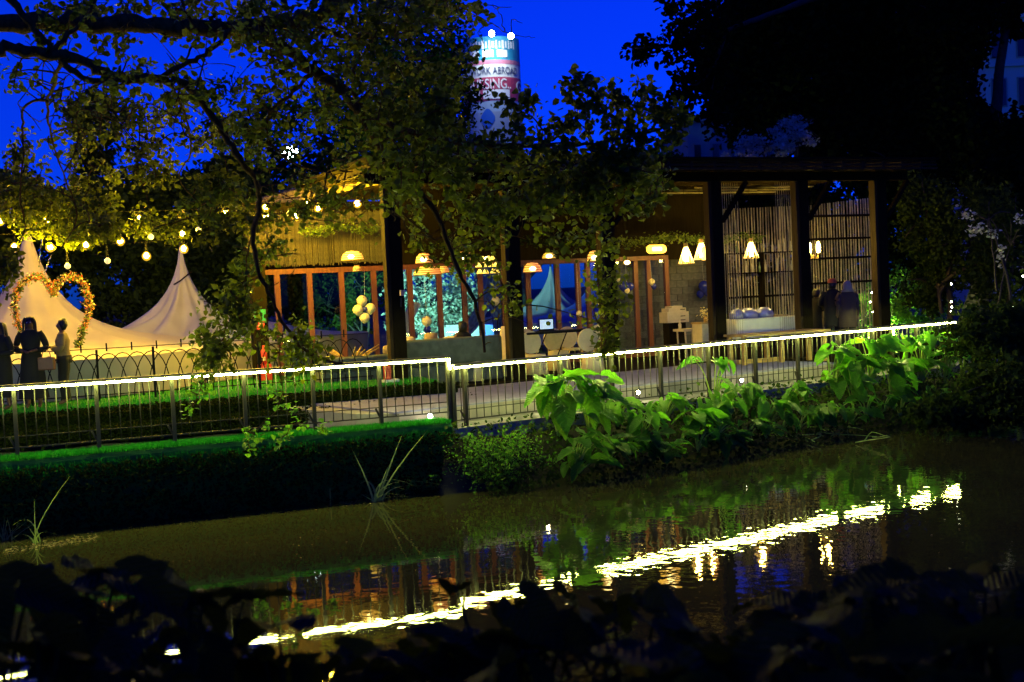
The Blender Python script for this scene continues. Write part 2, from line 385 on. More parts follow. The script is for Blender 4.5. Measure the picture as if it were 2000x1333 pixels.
# ================================================================== layout lines
FL0 = flat(G(0, 762, 2.15)); FL1 = flat(G(875, 703, 2.15))
UL, NL = frame_of(FL0, FL1); FLA = FL0 - UL * 3.5
FR0 = flat(G(880, 720, 2.0)); FR1 = flat(G(1858, 631, 2.0)); UR, NR = frame_of(FR0, FR1)
PV0 = flat(P(775, 600, 26.0)); PV1 = flat(P(1722, 600, 31.5)); UP, NP = frame_of(PV0, PV1)
def LP(a, d, z=0): p = FL0 + UL * a + NL * d; return Vector((p.x, p.y, z))
def RP(a, d, z=0): p = FR0 + UR * a + NR * d; return Vector((p.x, p.y, z))
def PP(a, d, z=0): p = PV0 + UP * a + NP * d; return Vector((p.x, p.y, z))
def pa(px, d, z): return on_line(PV0 + NP * d, UP, px, z)        # where along the pavilion
def PX(px, d, z): return PP(pa(px, d, z), d, z)
LL = (FL1 - FL0).length; LR = (FR1 - FR0).length
DECK = 1.3

# ================================================================== ground, water
def grid_obj(name, xs, ys, zf, material, kind='structure'):
    b = MB(); vs = [(x, y, zf(x, y)) for y in ys for x in xs]; nx = len(xs)
    fs = [(j * nx + i, j * nx + i + 1, (j + 1) * nx + i + 1, (j + 1) * nx + i) for j in range(len(ys) - 1) for i in range(nx - 1)]
    b.add(vs, fs); o = b.build(name, material, smooth=True); o['kind'] = kind; return o
def shore_d(x, y):
    """signed distance behind the far shore line (positive = land)"""
    p = Vector((x, y, 0)); dl = (p - FL0).dot(NL); dr = (p - FR0).dot(NR)
    return dl, dr
def ground_z(x, y):
    dl, dr = shore_d(x, y)
    far_l = max(0.0, min(1.0, (dl + 0.05) / 0.25)); far_r = max(0.0, min(1.0, (dr + 1.5) / 1.4))
    f = far_l if x < FR0.x - 0.4 else far_r
    if x >= FR0.x - 0.4 and x < FR0.x + 0.6: f = max(far_r, far_l if dl > 0 else 0) if dr > -0.4 else far_r
    z = -1.0 + 1.93 * f
    near = max(0.0, min(1.0, (7.6 - y) / 4.5)); z = max(z, -1.0 + 2.65 * near) if y < 10 else z
    left = max(0.0, min(1.0, -8.2 - x)); z = max(z, -1.0 + 1.9 * left) if y < 19 else z
    z += 0.05 * math.sin(x * 3.1 + y * 1.7) * (1 if z > -0.9 else 0) * 0.6
    return z
xs = [-900, -400, -150, -70, -40, -25] + [x * 0.4 for x in range(-45, 60)] + [27, 40, 70, 150, 400, 900]
ys = [-200, -60, -20, -8, -3] + [y * 0.4 for y in range(-3, 90)] + [40, 50, 70, 110, 200, 500, 1200, 2500]
grid_obj('ground', xs, ys, ground_z, M['soil'])
wb = MB(); wb.add([(-40, 3.5, 0), (45, 3.5, 0), (45, 60, 0), (-40, 60, 0)], [(0, 1, 2, 3)])
o = wb.build('pond_water', M['water']); o['kind'] = 'structure'

# lawn and banks on the left
b = MB()
def slab(name, corners, z0, z1, m, kind='structure', **k):
    bb = MB(); n = len(corners); vs = [(c.x, c.y, z0) for c in corners] + [(c.x, c.y, z1) for c in corners]
    fs = [tuple(range(n - 1, -1, -1)), tuple(range(n, 2 * n))] + [(i, (i + 1) % n, n + (i + 1) % n, n + i) for i in range(n)]
    bb.add(vs, fs); o = bb.build(name, m, **k)
    if kind: o['kind'] = kind
    return o
slab('lawn', [LP(-14, 3.8), LP(LL + 1.0, 3.8), LP(LL + 2.2, 16), LP(-14, 16)], 0.8, 1.5, M['turf'])
slab('lawn', [RP(-0.9, 3.7), RP(24, 3.7), RP(24, 5.2), RP(-0.9, 5.2)], 0.8, 1.24, M['turf'])
slab('grass_bank', [LP(-14, -0.32), LP(LL - 0.05, -0.32), LP(LL - 0.05, 0.12), LP(-14, 0.12)], -1.2, 1.12, M['turf'], bevel=0.09)
def scatter(n, f):
    return [f(rng.uniform(), rng.uniform()) for _ in range(n)]
def grass_blades(name, pts, h, label, cat):
    pts = np.array(pts); n = len(pts); az = rng.uniform(0, 6.28, n); le = rng.normal(0, 0.35, (n, 2)); hh = h * rng.uniform(0.5, 1.3, n)
    V = np.zeros((n, 3, 3)); wdt = 0.006
    V[:, 0] = pts + np.stack([np.cos(az) * wdt, np.sin(az) * wdt, 0 * az], 1); V[:, 1] = pts - np.stack([np.cos(az) * wdt, np.sin(az) * wdt, 0 * az], 1)
    V[:, 2] = pts + np.stack([le[:, 0] * hh, le[:, 1] * hh, hh], 1)
    me = bpy.data.meshes.new(name); me.vertices.add(n * 3); me.vertices.foreach_set('co', V.reshape(-1)); me.loops.add(n * 3)
    me.loops.foreach_set('vertex_index', np.arange(n * 3, dtype=np.int32)); me.polygons.add(n)
    me.polygons.foreach_set('loop_start', np.arange(0, n * 3, 3, dtype=np.int32)); me.polygons.foreach_set('loop_total', np.full(n, 3, dtype=np.int32))
    me.materials.append(M['grass']); me.update(calc_edges=True); o = bpy.data.objects.new(name, me); C.objects.link(o)
    return tag(o, label, cat, kind='stuff')
def strip_edge(u, v):
    a = -2 + u * (LL + 1.9); d = -0.38 + v * .54
    return LP(a, d, 1.1 if d > -0.32 else 1.0 - rng.uniform() * 0.25)[:]
grass_blades('grass', scatter(42000, strip_edge), 0.07, 'short green grass along the pond edge under the railing', 'grass')
grass_blades('grass', scatter(26000, lambda u, v: LP(-2 + u * (LL + 3), 3.82 + v * v * 7, 1.49)[:]), 0.06, 'mown green lawn behind the stepped hedges', 'grass')

# stone platform and kerb on the right
plat = slab('paved_platform', [RP(-0.75, 0.52), RP(10.9, 0.52), RP(10.9, 3.7), RP(-1.35, 3.7), RP(-1.2, 1.2)], 0.85, 1.27, M['plinth'])
u = -1.25; k = 0
tile_me = None
tb = MB(); tb.box((0, 0, 0), (1, 0, 0), 0.385, (0, 1, 0), 0.385, 0, 0.03); tile_me = tb.mesh('paving_slab', M['paving'])
rot = Matrix.Rotation(math.atan2(UR.y, UR.x), 4, 'Z')
for i in range(15):
    for j in range(4):
        a = -0.5 + i * 0.775 + 0.05; d = 0.93 + j * 0.775
        if i == 14 and False: continue
        o = inst('paving_slab', tile_me, plat, Matrix.Translation(RP(a, d, 1.272)) @ rot)
slab('kerb', [RP(-0.1, -0.2), RP(22, -0.2), RP(22, 0.515), RP(-0.1, 0.515)], 0.5, 0.99, M['plinth'])
# pavilion deck
deck = slab('pavilion_deck', [PP(-1.2, -0.5), PP(15, -0.5), PP(15, 9), PP(-4.5, 9), PP(-4.5, 3.4), PP(-1.2, 3.4)], 0.8, DECK, M['timber_dark'])

# ================================================================== hedges
def hedge(A, U, N, L, w, z0, z1, label, n):
    h = thing('hedge', label, 'hedge', A)
    hb = MB(); c = A + U * (L / 2); hb.box(c, U, L / 2, N, w / 2 - 0.05, z0, z1 - 0.05); hb.build('branches', M['leaf_night'], h)
    pts = []
    for _ in range(n):
        a, d = rng.uniform(0, L), rng.uniform(-w / 2, w / 2)
        if rng.uniform() < 0.5: z = z1 + rng.normal(0, 0.02)
        else: d = -w / 2 + rng.normal(0, 0.02); z = rng.uniform(z0, z1)
        p = A + U * a + N * d; pts.append((p.x, p.y, z))
    foliage('leaf_cover', pts, 0.055, M['leaf_night'], h)
    return h
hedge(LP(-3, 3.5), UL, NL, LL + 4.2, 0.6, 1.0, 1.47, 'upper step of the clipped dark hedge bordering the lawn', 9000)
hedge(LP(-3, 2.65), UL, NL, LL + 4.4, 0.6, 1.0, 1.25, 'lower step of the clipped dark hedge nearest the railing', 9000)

# ================================================================== illuminated railings
def railing(name, label, A, B, U, N, ztop, zlow, zbase, post_px, spacing, ext0=0.0):
    L = (B - A).length
    t = thing(name, label, 'railing', (A.x, A.y, zbase))
    def at(a, d, z): p = A + U * a + N * d; return Vector((p.x, p.y, z))
    posts = sorted(on_line(A, U, px, (ztop + zlow) / 2) if not isinstance(px, tuple) else px[0] for px in post_px)
    b = MB(); b.beam(at(-ext0, -.04, ztop + 0.05), at(L, -.04, ztop + 0.05), 0.17, 0.035); b.build('handrail', M['rail_dark'], t)
    # led profile clipped under the river side of the handrail, in lengths from post to post
    cuts = [-ext0] + [p for p in posts if p > -ext0 + 0.3] + [L]
    b = MB(); last = cuts[0]
    for c in cuts[1:]:
        if c - last < 0.2 and c != L: continue
        m = MB(); m.beam(at(last + 0.004, -0.12, ztop + .01), at(c - 0.004, -0.12, ztop + .01), 0.022, 0.028); m.build('led_strip', M['led'], t); last = c
    b = MB(); b.beam(at(-ext0, 0, zlow), at(L, 0, zlow), 0.03, 0.02); b.build('bottom_rail', M['steel'], t)
    b = MB(); b.beam(at(-ext0, 0, zlow + 0.17), at(L, 0, zlow + 0.17), 0.014, 0.014); b.build('middle_rail', M['steel'], t)
    pm = MB(); pm.box((0, 0, 0), U, 0.03, N, 0.035, zbase - 0.12, ztop + 0.017); pm = pm.mesh('post', M['steel'])
    for p in posts: inst('post', pm, t, Matrix.Translation(at(p, 0.0, 0)))
    bm = MB(); bm.tube([(0, 0, zlow + 0.01), (0, 0, ztop + 0.02)], 0.0085, 6); bm = bm.mesh('baluster', M['steel'], True)
    a = -ext0 + 0.025
    while a < L:
        if all(abs(a - p) > 0.05 for p in posts): inst('baluster', bm, t, Matrix.Translation(at(a, 0, 0)))
        a += spacing
    sb = MB(); sb.beam((-0.10, 0, zlow + 0.16), (-0.02, 0, zlow + 0.0), 0.02, 0.03); sb = sb.mesh('strut', M['steel'])
    for p in posts[:-1]: inst('strut', sb, t, Matrix.Translation(at(p, 0, 0)) @ rot)
    return t, at, posts
tL, atL, postsL = railing('railing', 'left length of black railing with white lit strip above the grass edge', FL0, FL1, UL, NL, 2.15, 1.26, 1.12,
        [(-2.3,), (-1.2,), 30, 190, 338, 478, 612, 742, (LL - 0.02,)], 0.152, 3.5)
b = MB(); b.beam(Vector((FL1.x, FL1.y - 0.04, 2.168)), Vector((FR0.x, FR0.y - 0.05, 1.985)), 0.03, 0.03, up=(0, 1, 0)); b.build('led_strip', M['led'], tL)
tR, atR, postsR = railing('railing', 'right length of black railing with white lit strip beside the paved path', FR0, FR1, UR, NR, 2.0, 1.10, 0.98,
        [(0.03,), 908, 1095, 1195, 1290, 1384, 1475, 1558, 1640, 1705, 1742, 1790], 0.157)
a0 = on_line(FR0, UR, 1742, 1.9)
b = MB(); b.beam(atR(a0, -0.05, 1.5), atR(a0, -0.05, 1.96), 0.025, 0.025, up=(0, 1, 0)); b.build('led_strip', M['led'], tR)

# round spot lights let into the platform face
for px, z, lab in ((840, 1.13, 'small round wall light glowing at the left end of the platform face'), (1058, 1.16, 'small round wall light glowing behind the big bright taro leaves'),
                   (1245, 1.16, 'small round wall light in the middle of the platform face'), (1447, 1.16, 'small round wall light at the right end of the platform face')):
    a = on_line(RP(0, 0.5), UR, px, z)
    if px == 840:
        p = LP(on_line(LP(0, 0.15), UL, px, 1.2), 0.15, 1.2); t = thing('wall_light', lab, 'light', (p.x, p.y, 1.1))
        m = MB(); m.tube([p + Vector((0, 0, -0.1)), p + Vector((0, 0, -0.03))], 0.02, 8); m.build('stem', M['steel'], t)
        m = MB(); m.ball(p, 0.04); m.build('lens', M['spot_face'], t, True); continue
    c = RP(a, 0.5, z); t = thing('wall_light', lab, 'light', c)
    m = MB(); m.tube([c + NR * 0.015, c - NR * 0.02], 0.06, 12); m.build('bezel', M['steel'], t, True)
    m = MB(); m.tube([c - NR * 0.02, c - NR * 0.035], 0.038, 12); m.build('lens', M['spot_face'], t, True)

# ================================================================== hoop fence on the lawn
ht = thing('hoop_fence', 'low black wrought iron hoop fence in front of the tents', 'fence', LP(0, 5.2, 1.5))
def hp(a, z): return LP(a, 5.2, z)
HU = UL
z0, z1 = 1.55, 2.42
hm = MB()
pts = []
for k in range(13):
    t = k / 12; x = -0.36 * math.cos(math.pi * t); s = 1 - abs(2 * t - 1)
    z = z0 + (z1 - z0) * (math.sin(math.pi * t) ** 0.75)
    x = 0.36 * (2 * t - 1); x = 0.36 * math.copysign((1 - (1 - abs(2 * t - 1)) ** 1.4), 2 * t - 1)
    pts.append(HU * x + Vector((0, 0, z)))
hm.tube(pts, 0.011, 5); hm = hm.mesh('hoop', M['iron'], True)
a = -2.0
hend = on_line(LP(0, 5.2), UL, 700, 2.0)
while a < hend:
    inst('hoop', hm, ht, Matrix.Translation(hp(a, 0))); a += 0.27
for z in (1.62, 2.52):
    b = MB(); b.tube([hp(-2.3, z), hp(hend + 0.3, z)], 0.008 if z > 2 else 0.012, 5); b.build('rail', M['iron'], ht)
pm = MB(); pm.box((0, 0, 0), HU, 0.022, NL, 0.022, 1.4, 2.5); pm = pm.mesh('post', M['iron'])
fm = MB(); fm.box((0, 0, 0), HU, 0.014, NL, 0.014, 2.46, 2.62); fm = fm.mesh('finial', M['iron'])
for px in (-60, 60, 190, 300, 403, 505, 610):
    inst('post', pm, ht, Matrix.Translation(hp(on_line(LP(0, 5.2), UL, px, 2.2), 0)))
a = -2
while a < hend: inst('finial', fm, ht, Matrix.Translation(hp(a, 0))); a += 0.47

# ================================================================== marquee tents
TP1 = P(50, 424, 29.5); TP2 = P(352, 482, 33)
def tent(name, label, c, top, rad, m, sq=0.25, wob=0.05, seams=8, base=2.35, yaw=0.4, ripples=14, sharp=0.74):
    t = thing(name, label, 'tent', (c.x, c.y, 1.5))
    b = MB(); n = 96; prof = []
    for i in range(34):
        s = i / 33; r = rad * (s ** 1.15)
        # a mast-held canvas: steep near the mast, flaring to the eave
        h = base + (top - base) * (math.exp(-3.9 * (r / rad) ** sharp) - math.exp(-3.9)) / (1 - math.exp(-3.9))
        prof.append((r, h))
    vs = []; fs = []
    for i, (r, h) in enumerate(prof):
        s = i / 33
        for k in range(n):
            a = 2 * math.pi * k / n + yaw
            rr = r * (1 + sq * s * (abs(math.cos(2 * (a - yaw))) - 0.5)) + 0.025
            zz = h + wob * math.sin(ripples * a + 3 * s) * math.sin(math.pi * s) + wob * 0.7 * math.sin((ripples * 0.5) * a * 1.0 + 9 * s) * s * (1 - s) * 3
            zz -= 0.16 * s * (1 - s) * abs(math.cos(seams / 2 * a)) * 1.5
            vs.append((c.x + rr * math.cos(a), c.y + rr * math.sin(a), zz))
    for i in range(33):
        for k in range(n): fs.append((i * n + k, i * n + (k + 1) % n, (i + 1) * n + (k + 1) % n, (i + 1) * n + k))
    b.add(vs, fs); b.build('canopy', m, t, True)
    w = MB(); lastring = vs[33 * n:]
    v2 = [(x, y, z - 0.003) for x, y, z in lastring] + [(c.x + (x - c.x) * 0.99, c.y + (y - c.y) * 0.99, 1.52) for x, y, z in lastring]
    w.add(v2, [(k, (k + 1) % n, n + (k + 1) % n, n + k) for k in range(n)]); w.build('side_wall', m, t, True)
    p = MB(); p.tube([(c.x, c.y, 1.5), (c.x, c.y, top + 0.12)], [0.06, 0.03], 8); p.build('mast', M['steel'], t)
    return t
tent('marquee', 'tall peaked pinkish marquee at the far left beside the heart arch', TP1, TP1.z, 5.4, M['canvas_pink'], sq=0.2, wob=0.03, base=2.3)
tent('marquee', 'creased off-white marquee with a sharp peak in the middle of the lawn', TP2, TP2.z, 4.4, M['canvas_white'], wob=0.15, base=2.3, seams=6, ripples=11)
b = MB(); b.tube([P(340, 556, 32.55), P(352, 549, 32.4), P(374, 531, 32.75)], .022, 6); tag(b.build('strap', M['timber_dark']), 'dark strap tied slanting across the neck of the off-white marquee', 'strap')
tn = thing('tinsel_ribbon', 'shiny tinsel ribbons hanging beside the far left marquee peak', 'ribbon', P(85, 455, 25.5)); M['tinsel'] = mat('tinsel', (0.9, 0.9, 0.8), 0.15, metal=1.0)
for (xa, ya, xb, yb) in ((83, 450, 76, 522), (100, 498, 87, 533), (12, 505, 24, 512), (2, 522, 22, 520)):
    b = MB(); q0, q1 = P(xa, ya, 25.5), P(xb, yb, 25.5); vs = []
    for i in range(13):
        q = q0.lerp(q1, i / 12); t_ = i * 1.3; o_ = Vector((math.cos(t_) * .018, math.sin(t_) * .018, 0)); vs += [q - o_, q + o_]
    b.add(vs, [(2 * i, 2 * i + 1, 2 * i + 3, 2 * i + 2) for i in range(12)]); b.build('ribbon', M['tinsel'], tn)
# ================================================================== festoon lights
def string_light(label, ends, D, bulbs, off=()):
    (x0, y0), (x1, y1) = ends
    t = thing('string_light', label, 'string lights', P(x0, y0, D[0]))
    a, c = P(x0, y0, D[0]), P(x1, y1, D[1])
    pts = []
    for k in range(41):
        s = k / 40; p = a.lerp(c, s); p.z -= 0.25 * 4 * s * (1 - s); pts.append(p)
    b = MB(); b.tube(pts, 0.006, 4); b.build('cord', M['iron'], t)
    for (bx, by) in list(bulbs) + list(off):
        lit = (bx, by) in bulbs
        s = (bx - x0) / (x1 - x0); s = max(0, min(1, s)); d = D[0] + (D[1] - D[0]) * s
        p = P(bx, by, d); ptop = a.lerp(c, s); ptop.z -= 0.25 * 4 * s * (1 - s)
        q = Vector((p.x, p.y, max(p.z + 0.14, min(ptop.z, p.z + 0.5))))
        m = MB(); m.tube([p + Vector((0, 0, 0.055)), p + Vector((0, 0, 0.12)), q], [0.022, 0.022, 0.005], 6); m.build('socket', M['iron'], t)
        r = 0.05 if lit else 0.062
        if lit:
            g = MB(); g.loft([(p + Vector((0, 0, z * .095 - .01)), q2 * .095, q2 * .095) for z, q2 in ((-1, 0.1), (-.85, .53), (-.4, .92), (0, 1), (.45, .89), (.8, .6), (1.0, .3))], 12); g.build('halo_globe', M['bulb_halo'], t, True)  # oversized globe added round the bulb to give it a halo
        m = MB(); m.loft([(p + Vector((0, 0, z * r)), q2 * r, q2 * r) for z, q2 in ((-1, 0.15), (-.85, .55), (-.4, .93), (0, 1), (.45, .86), (.8, .5), (1.1, .3))], 10)
        m.build('bulb', M['bulb'] if lit else M['bulb_faint_glow'], t, True)
string_light('highest string of festoon bulbs running from the left edge to the pavilion roof', ((-60, 405), (705, 372)), (25.5, 27.5),
             [(0, 432), (92, 430), (270, 426), (355, 420), (440, 414), (519, 405), (599, 395), (698, 398)], [(181, 432), (100, 417)])
string_light('lowest string of festoon bulbs dipping in front of both marquees', ((-60, 455), (520, 395)), (24, 26.5),
             [(28, 483), (98, 483), (168, 479), (235, 471), (356, 457), (497, 448)], [(132, 520), (295, 463)])
string_light('steep string of festoon bulbs rising to the reed screen over the windows', ((180, 480), (720, 372)), (24.5, 28),
             [(286, 500), (359, 486), (520, 423), (578, 423), (601, 415), (622, 407)], [(210, 510), (388, 450), (565, 418)])

# ================================================================== floral heart arch
hc = P(104, 620, 27.0)
hs = thing('heart_arch', 'large heart-shaped floral arch of orange and cream blooms before the pink marquee', 'arch', (hc.x, hc.y, 1.5))
hpts = []
for (x, y) in ((104, 728), (75, 700), (45, 655), (30, 610), (32, 570), (50, 547), (78, 541), (100, 560), (104, 572), (110, 555), (135, 540), (160, 550), (173, 580), (172, 615), (160, 650), (145, 690), (104, 728)):
    p = P(x, y, 27.0); hpts.append(p)
hcur = catmull(hpts, 8)
b = MB(); b.tube(hcur, 0.035, 6); b.build('hoop_frame', M['bark_dark'], hs)
fp = []; fp2 = []; gp = []
for p in hcur:
    low = p.z < hc.z - 0.25
    for _ in range(20):
        q = (p + Vector(rng.normal(0, 0.042, 3)))[:]
        (gp if low and rng.uniform() < 0.75 else fp if rng.uniform() < 0.75 else fp2).append(q)
        if rng.uniform() < 0.35: gp.append(q)
foliage('flower', fp, 0.048, M['flower'], hs); foliage('pale_flower', fp2, 0.055, M['flower_pale'], hs); foliage('greenery', gp, 0.07, M['leaf_ivy'], hs)

# ================================================================== sky-side: tower, buildings
T = P(968, 300, 150); TZ = P(968, 84, 150).z; TR = 3.45
tw = thing('billboard_tower', 'distant round tower wrapped in lit advertising hoardings behind the trees', 'tower', (T.x, T.y, 0.9))
def zy(y): return P(968, y, 150).z
bands = [('blue_banner', 82, 127, (0.03, 0.35, 0.55)), ('pink_stripe', 127, 135, (0.6, 0.2, 0.3)), ('white_banner', 135, 160, (0.75, 0.75, 0.72)), ('crimson_banner', 160, 205, (0.5, 0.05, 0.12)),
         ('pale_banner', 205, 226, (0.45, 0.6, 0.7)), ('lower_banner', 226, 330, (0.4, 0.48, 0.55))]
for i, (nm, a, c, col) in enumerate(bands):
    m = MB(); r = TR + (0.02 if i % 2 else 0); m.tube([(T.x, T.y, zy(c)), (T.x, T.y, zy(a))], r, 40); m.build(nm, mat(nm, col, 0.6, noise=0.15, nscale=0.8), tw)
m = MB(); m.tube([(T.x, T.y, 0.9), (T.x, T.y, zy(330))], TR - 0.1, 32); m.build('shaft', M['concrete'], tw)
def wrap_text(txt, zc, size, azc, material, name='lettering', sx=1.0):
    cu = bpy.data.curves.new('t', 'FONT'); cu.body = txt; cu.size = size; cu.extrude = 0.02; cu.align_x = 'CENTER'; cu.align_y = 'CENTER'
    ob = bpy.data.objects.new('t', cu); C.objects.link(ob); dg = bpy.context.evaluated_depsgraph_get()
    me = bpy.data.meshes.new_from_object(ob.evaluated_get(dg)); bpy.data.objects.remove(ob)
    me.name = name
    bmx = bmesh.new(); bmx.from_mesh(me)
    bmesh.ops.subdivide_edges(bmx, edges=[e for e in bmx.edges if e.calc_length() > 0.3], cuts=3)
    for v in bmx.verts:
        ang = azc + v.co.x * sx / TR; rr = TR + 0.06 + v.co.z
        v.co = Vector((T.x + rr * math.sin(ang), T.y - rr * math.cos(ang), zc + v.co.y))
    bmx.to_mesh(me); bmx.free(); me.materials.clear(); me.materials.append(material)
    place(bpy.data.objects.new(name, me), tw)
M['print_white'] = mat('print_white', (0.85, 0.85, 0.85), 0.6); M['print_dark'] = mat('print_dark', (0.05, 0.06, 0.15), 0.6); M['print_blue'] = mat('print_blue', (0.02, 0.15, 0.6), 0.6)
def wrap_bars(items, y, name, material):
    b = MB()
    for az, w_, h_ in items:
        pts = []
        for dz in (-h_, h_):
            for k in range(5):
                a = az + (k / 4 - 0.5) * 2 * w_ / TR; pts.append((T.x + (TR + 0.07) * math.sin(a), T.y - (TR + 0.07) * math.cos(a), zy(y) + dz))
        b.add(pts, [(k, k + 1, k + 6, k + 5) for k in range(4)])
    b.build(name, material, tw)
# the top banner's print is too small and glaring to read: pale strokes
wrap_bars([(-0.95 + 0.115 * k, 0.1 + 0.05 * (k % 3 == 0), 0.5 - 0.12 * (k % 2)) for k in range(17)], 98, 'pale_print', M['print_white'])
wrap_bars([(-0.6 + 0.5 * k, 0.65, 0.42) for k in range(3)], 115, 'pale_print', M['print_white'])
wrap_text('WORK ABROAD', zy(148), 1.15, 0.12, M['print_dark'], sx=0.72)
wrap_text('NURSING..', zy(174), 1.7, -0.15, M['print_white'], sx=0.72); wrap_text('G', zy(178), 2.0, 1.15, M['print_white'])
wrap_bars([(-0.7, .9, .5), (-0.15, .6, .5), (0.3, 1.1, .55)], 193, 'white_box_print', M['print_white'])
b = MB()
for k in range(12):
    a0_, a1_ = -0.45 + 0.5 * k / 12, -0.45 + 0.5 * (k + 1) / 12; hh = [1.1 * math.sin(math.pi * (q + 0.5) / 13) for q in (k, k + 1)]
    pp = [(T.x + (TR + 0.07) * math.sin(a), T.y - (TR + 0.07) * math.cos(a), zy(238) + s * h) for a, h in ((a0_, hh[0]), (a1_, hh[1])) for s in (-1, 1)]
    b.add(pp, [(0, 2, 3, 1)])
b.build('blue_round_print', M['print_blue'], tw)
for i, (px, py) in enumerate(((960, 66), (998, 71))):
    p = P(px, py, 144.5)
    lt = thing('floodlight', ('left' if i == 0 else 'right') + ' one of the two floodlights on arms above the round tower', 'floodlight', p)
    m = MB(); m.tube([p, P(px + 2, py + 18, 150)], 0.06, 6); m.build('arm', M['steel'], lt)
    m = MB(); m.ball(p, 0.34, 0.3, 0.36); m.build('lamp_head', M['flood_white'], lt, True)
    ld = bpy.data.lights.new('floodlight_beam', 'SPOT'); ld.energy = 1400; ld.color = (0.85, 1.0, 1.0); ld.spot_size = R(95); ld.spot_blend = 0.9; ld.shadow_soft_size = 0.3
    lo = bpy.data.objects.new('floodlight_beam', ld); C.objects.link(lo); lo.location = p + Vector((-1.2, -0.8, 0.4))
    tgt = Vector((T.x, T.y - TR, zy(170))); lo.rotation_euler = (tgt - lo.location).to_track_quat('-Z', 'Y').to_euler()
# apartment block at the upper right
def block(label, pl, pr, py_top, D, nx, nz, m, z0=0.9, depth=12, win=(0.45, 0.5)):
    a = P(pl, py_top, D); c = P(pr, py_top, D); t = thing('apartment_block', label, 'building', ((a.x + c.x) / 2, D, z0))
    W = c.x - a.x; H = a.z - z0; cx = (a.x + c.x) / 2
    b = MB(); b.box((cx, D + depth / 2, 0), (1, 0, 0), W / 2, (0, 1, 0), depth / 2, z0, z0 + H); b.build('wall', m, t)
    b = MB(); b.box((cx, D + depth / 2, 0), (1, 0, 0), W / 2 + 0.2, (0, 1, 0), depth / 2 + 0.2, z0 + H + 0.002, z0 + H + 0.35); b.build('parapet', m, t)
    fh = 3.1; cw = W / nx; fr = MB(); ww = cw * win[0]; wh = fh * win[1]
    fr.box((0, 0, 0), (1, 0, 0), ww / 2 + 0.08, (0, 1, 0), 0.06, -wh / 2 - 0.08, wh / 2 + 0.08); fr = fr.mesh('window', M['concrete'])
    pn = MB(); pn.box((0, -0.07, 0), (1, 0, 0), ww / 2, (0, 1, 0), 0.02, -wh / 2, wh / 2); pn = pn.mesh('pane', M['dark_glass'])
    sl = MB(); sl.box((cx, D - 0.1, 0), (1, 0, 0), W / 2 + 0.1, (0, 1, 0), 0.15, -0.12, 0.12); sl = sl.mesh('ledge', m)
    for j in range(nz):
        z = z0 + H - 1.9 - j * fh
        if z < z0 + 1: break
        inst('ledge', sl, t, Matrix.Translation((0, 0, z - 1.35)))
        for i in range(nx):
            x = a.x + cw * (i + 0.5); o = inst('window', fr, t, Matrix.Translation((x, D - 0.03, z)))
            inst('pane', pn, o, Matrix.Translation((x, D - 0.03, z)))
    return t
block('pale apartment block glimpsed through branches at the upper right edge', 1915, 2120, -160, 80, 4, 9, M['facade'], win=(0.5, 0.55))
block('low grey concrete building between the trees above the pavilion roof', 1342, 1520, 240, 70, 5, 4, M['concrete'], win=(0.35, 0.4))
# white floodlight behind the trees
p = P(567, 300, 62)
lt = thing('lamp_post', 'tall lamp post with a glaring white light behind the branches', 'lamp', (p.x, p.y, 0.9))
m = MB(); m.tube([(p.x, p.y + 0.5, 0.9), (p.x, p.y + 0.5, p.z + 0.4), (p.x, p.y, p.z + 0.35)], [0.12, 0.07, 0.05], 8); m.build('pole', M['steel'], lt)
m = MB(); m.ball(p, 0.42, 0.25, 0.36); m.build('lamp_head', M['flood_white'], lt, True)

# ================================================================== pavilion
WD = 4.0                                            # window wall, metres behind the front posts
pav = thing('pavilion', 'long open timber pavilion with dark posts, glazed back wall and flat slatted roof', 'building', PP(0, 0, DECK))
ROOFZ = 5.62
post_px = [775, 1005, 1190, 1401, 1570, 1722]
pm = MB(); pm.box((0, 0, 0), UP, 0.135, NP, 0.135, DECK, ROOFZ); pm = pm.mesh('post', M['timber_dark'])
p2 = MB(); p2.box(-UP * 0.18 , UP, 0.04, NP, 0.11, DECK, ROOFZ - 0.002); p2 = p2.mesh('post_lit_side', M['timber'])  # paler strip standing in for the lamplit left side of the post
pa_ = [pa(px, 0, 3.0) for px in post_px]
for a in pa_:
    o = inst('post', pm, pav, Matrix.Translation(PP(a, 0)))
    inst('post_lit_side', p2, o, Matrix.Translation(PP(a, 0)))
A0, A1 = pa_[0] - 0.6, pa_[-1] + 0.9
b = MB(); b.beam(PP(A0, 0.0, ROOFZ + 0.12), PP(A1, 0, ROOFZ + 0.12), 0.16, 0.22); b.build('beam', M['timber_dark'], pav)
b = MB(); b.beam(PP(A0, WD, ROOFZ + 0.12), PP(A1, WD, ROOFZ + 0.12), 0.16, 0.22); b.build('beam', M['timber_dark'], pav)
rm = MB(); rm.beam(-NP * 0.9 , NP * (WD + 1.2), 0.07, 0.18); rm = rm.mesh('rafter', M['timber'])
a = A0 + 0.1
while a < A1: inst('rafter', rm, pav, Matrix.Translation(PP(a, 0, ROOFZ + 0.325))); a += 0.62
b = MB(); c = PP((A0 + A1) / 2, (WD + 0.2) / 2, 0); b.box(c, UP, (A1 - A0) / 2 + 0.2, NP, (WD + 2.2) / 2, ROOFZ + 0.43, ROOFZ + 0.48); b.build('roof', M['timber_dark'], pav)
for q, zz in enumerate((0.22, 0.31, 0.40)):
    b = MB(); b.beam(PP(A0 - 0.2, -0.93 + .03 * q, ROOFZ + zz), PP(A1 + 0.2, -0.93 + .03 * q, ROOFZ + zz), 0.03, 0.05); b.build('fascia_slat', M['timber'], pav)
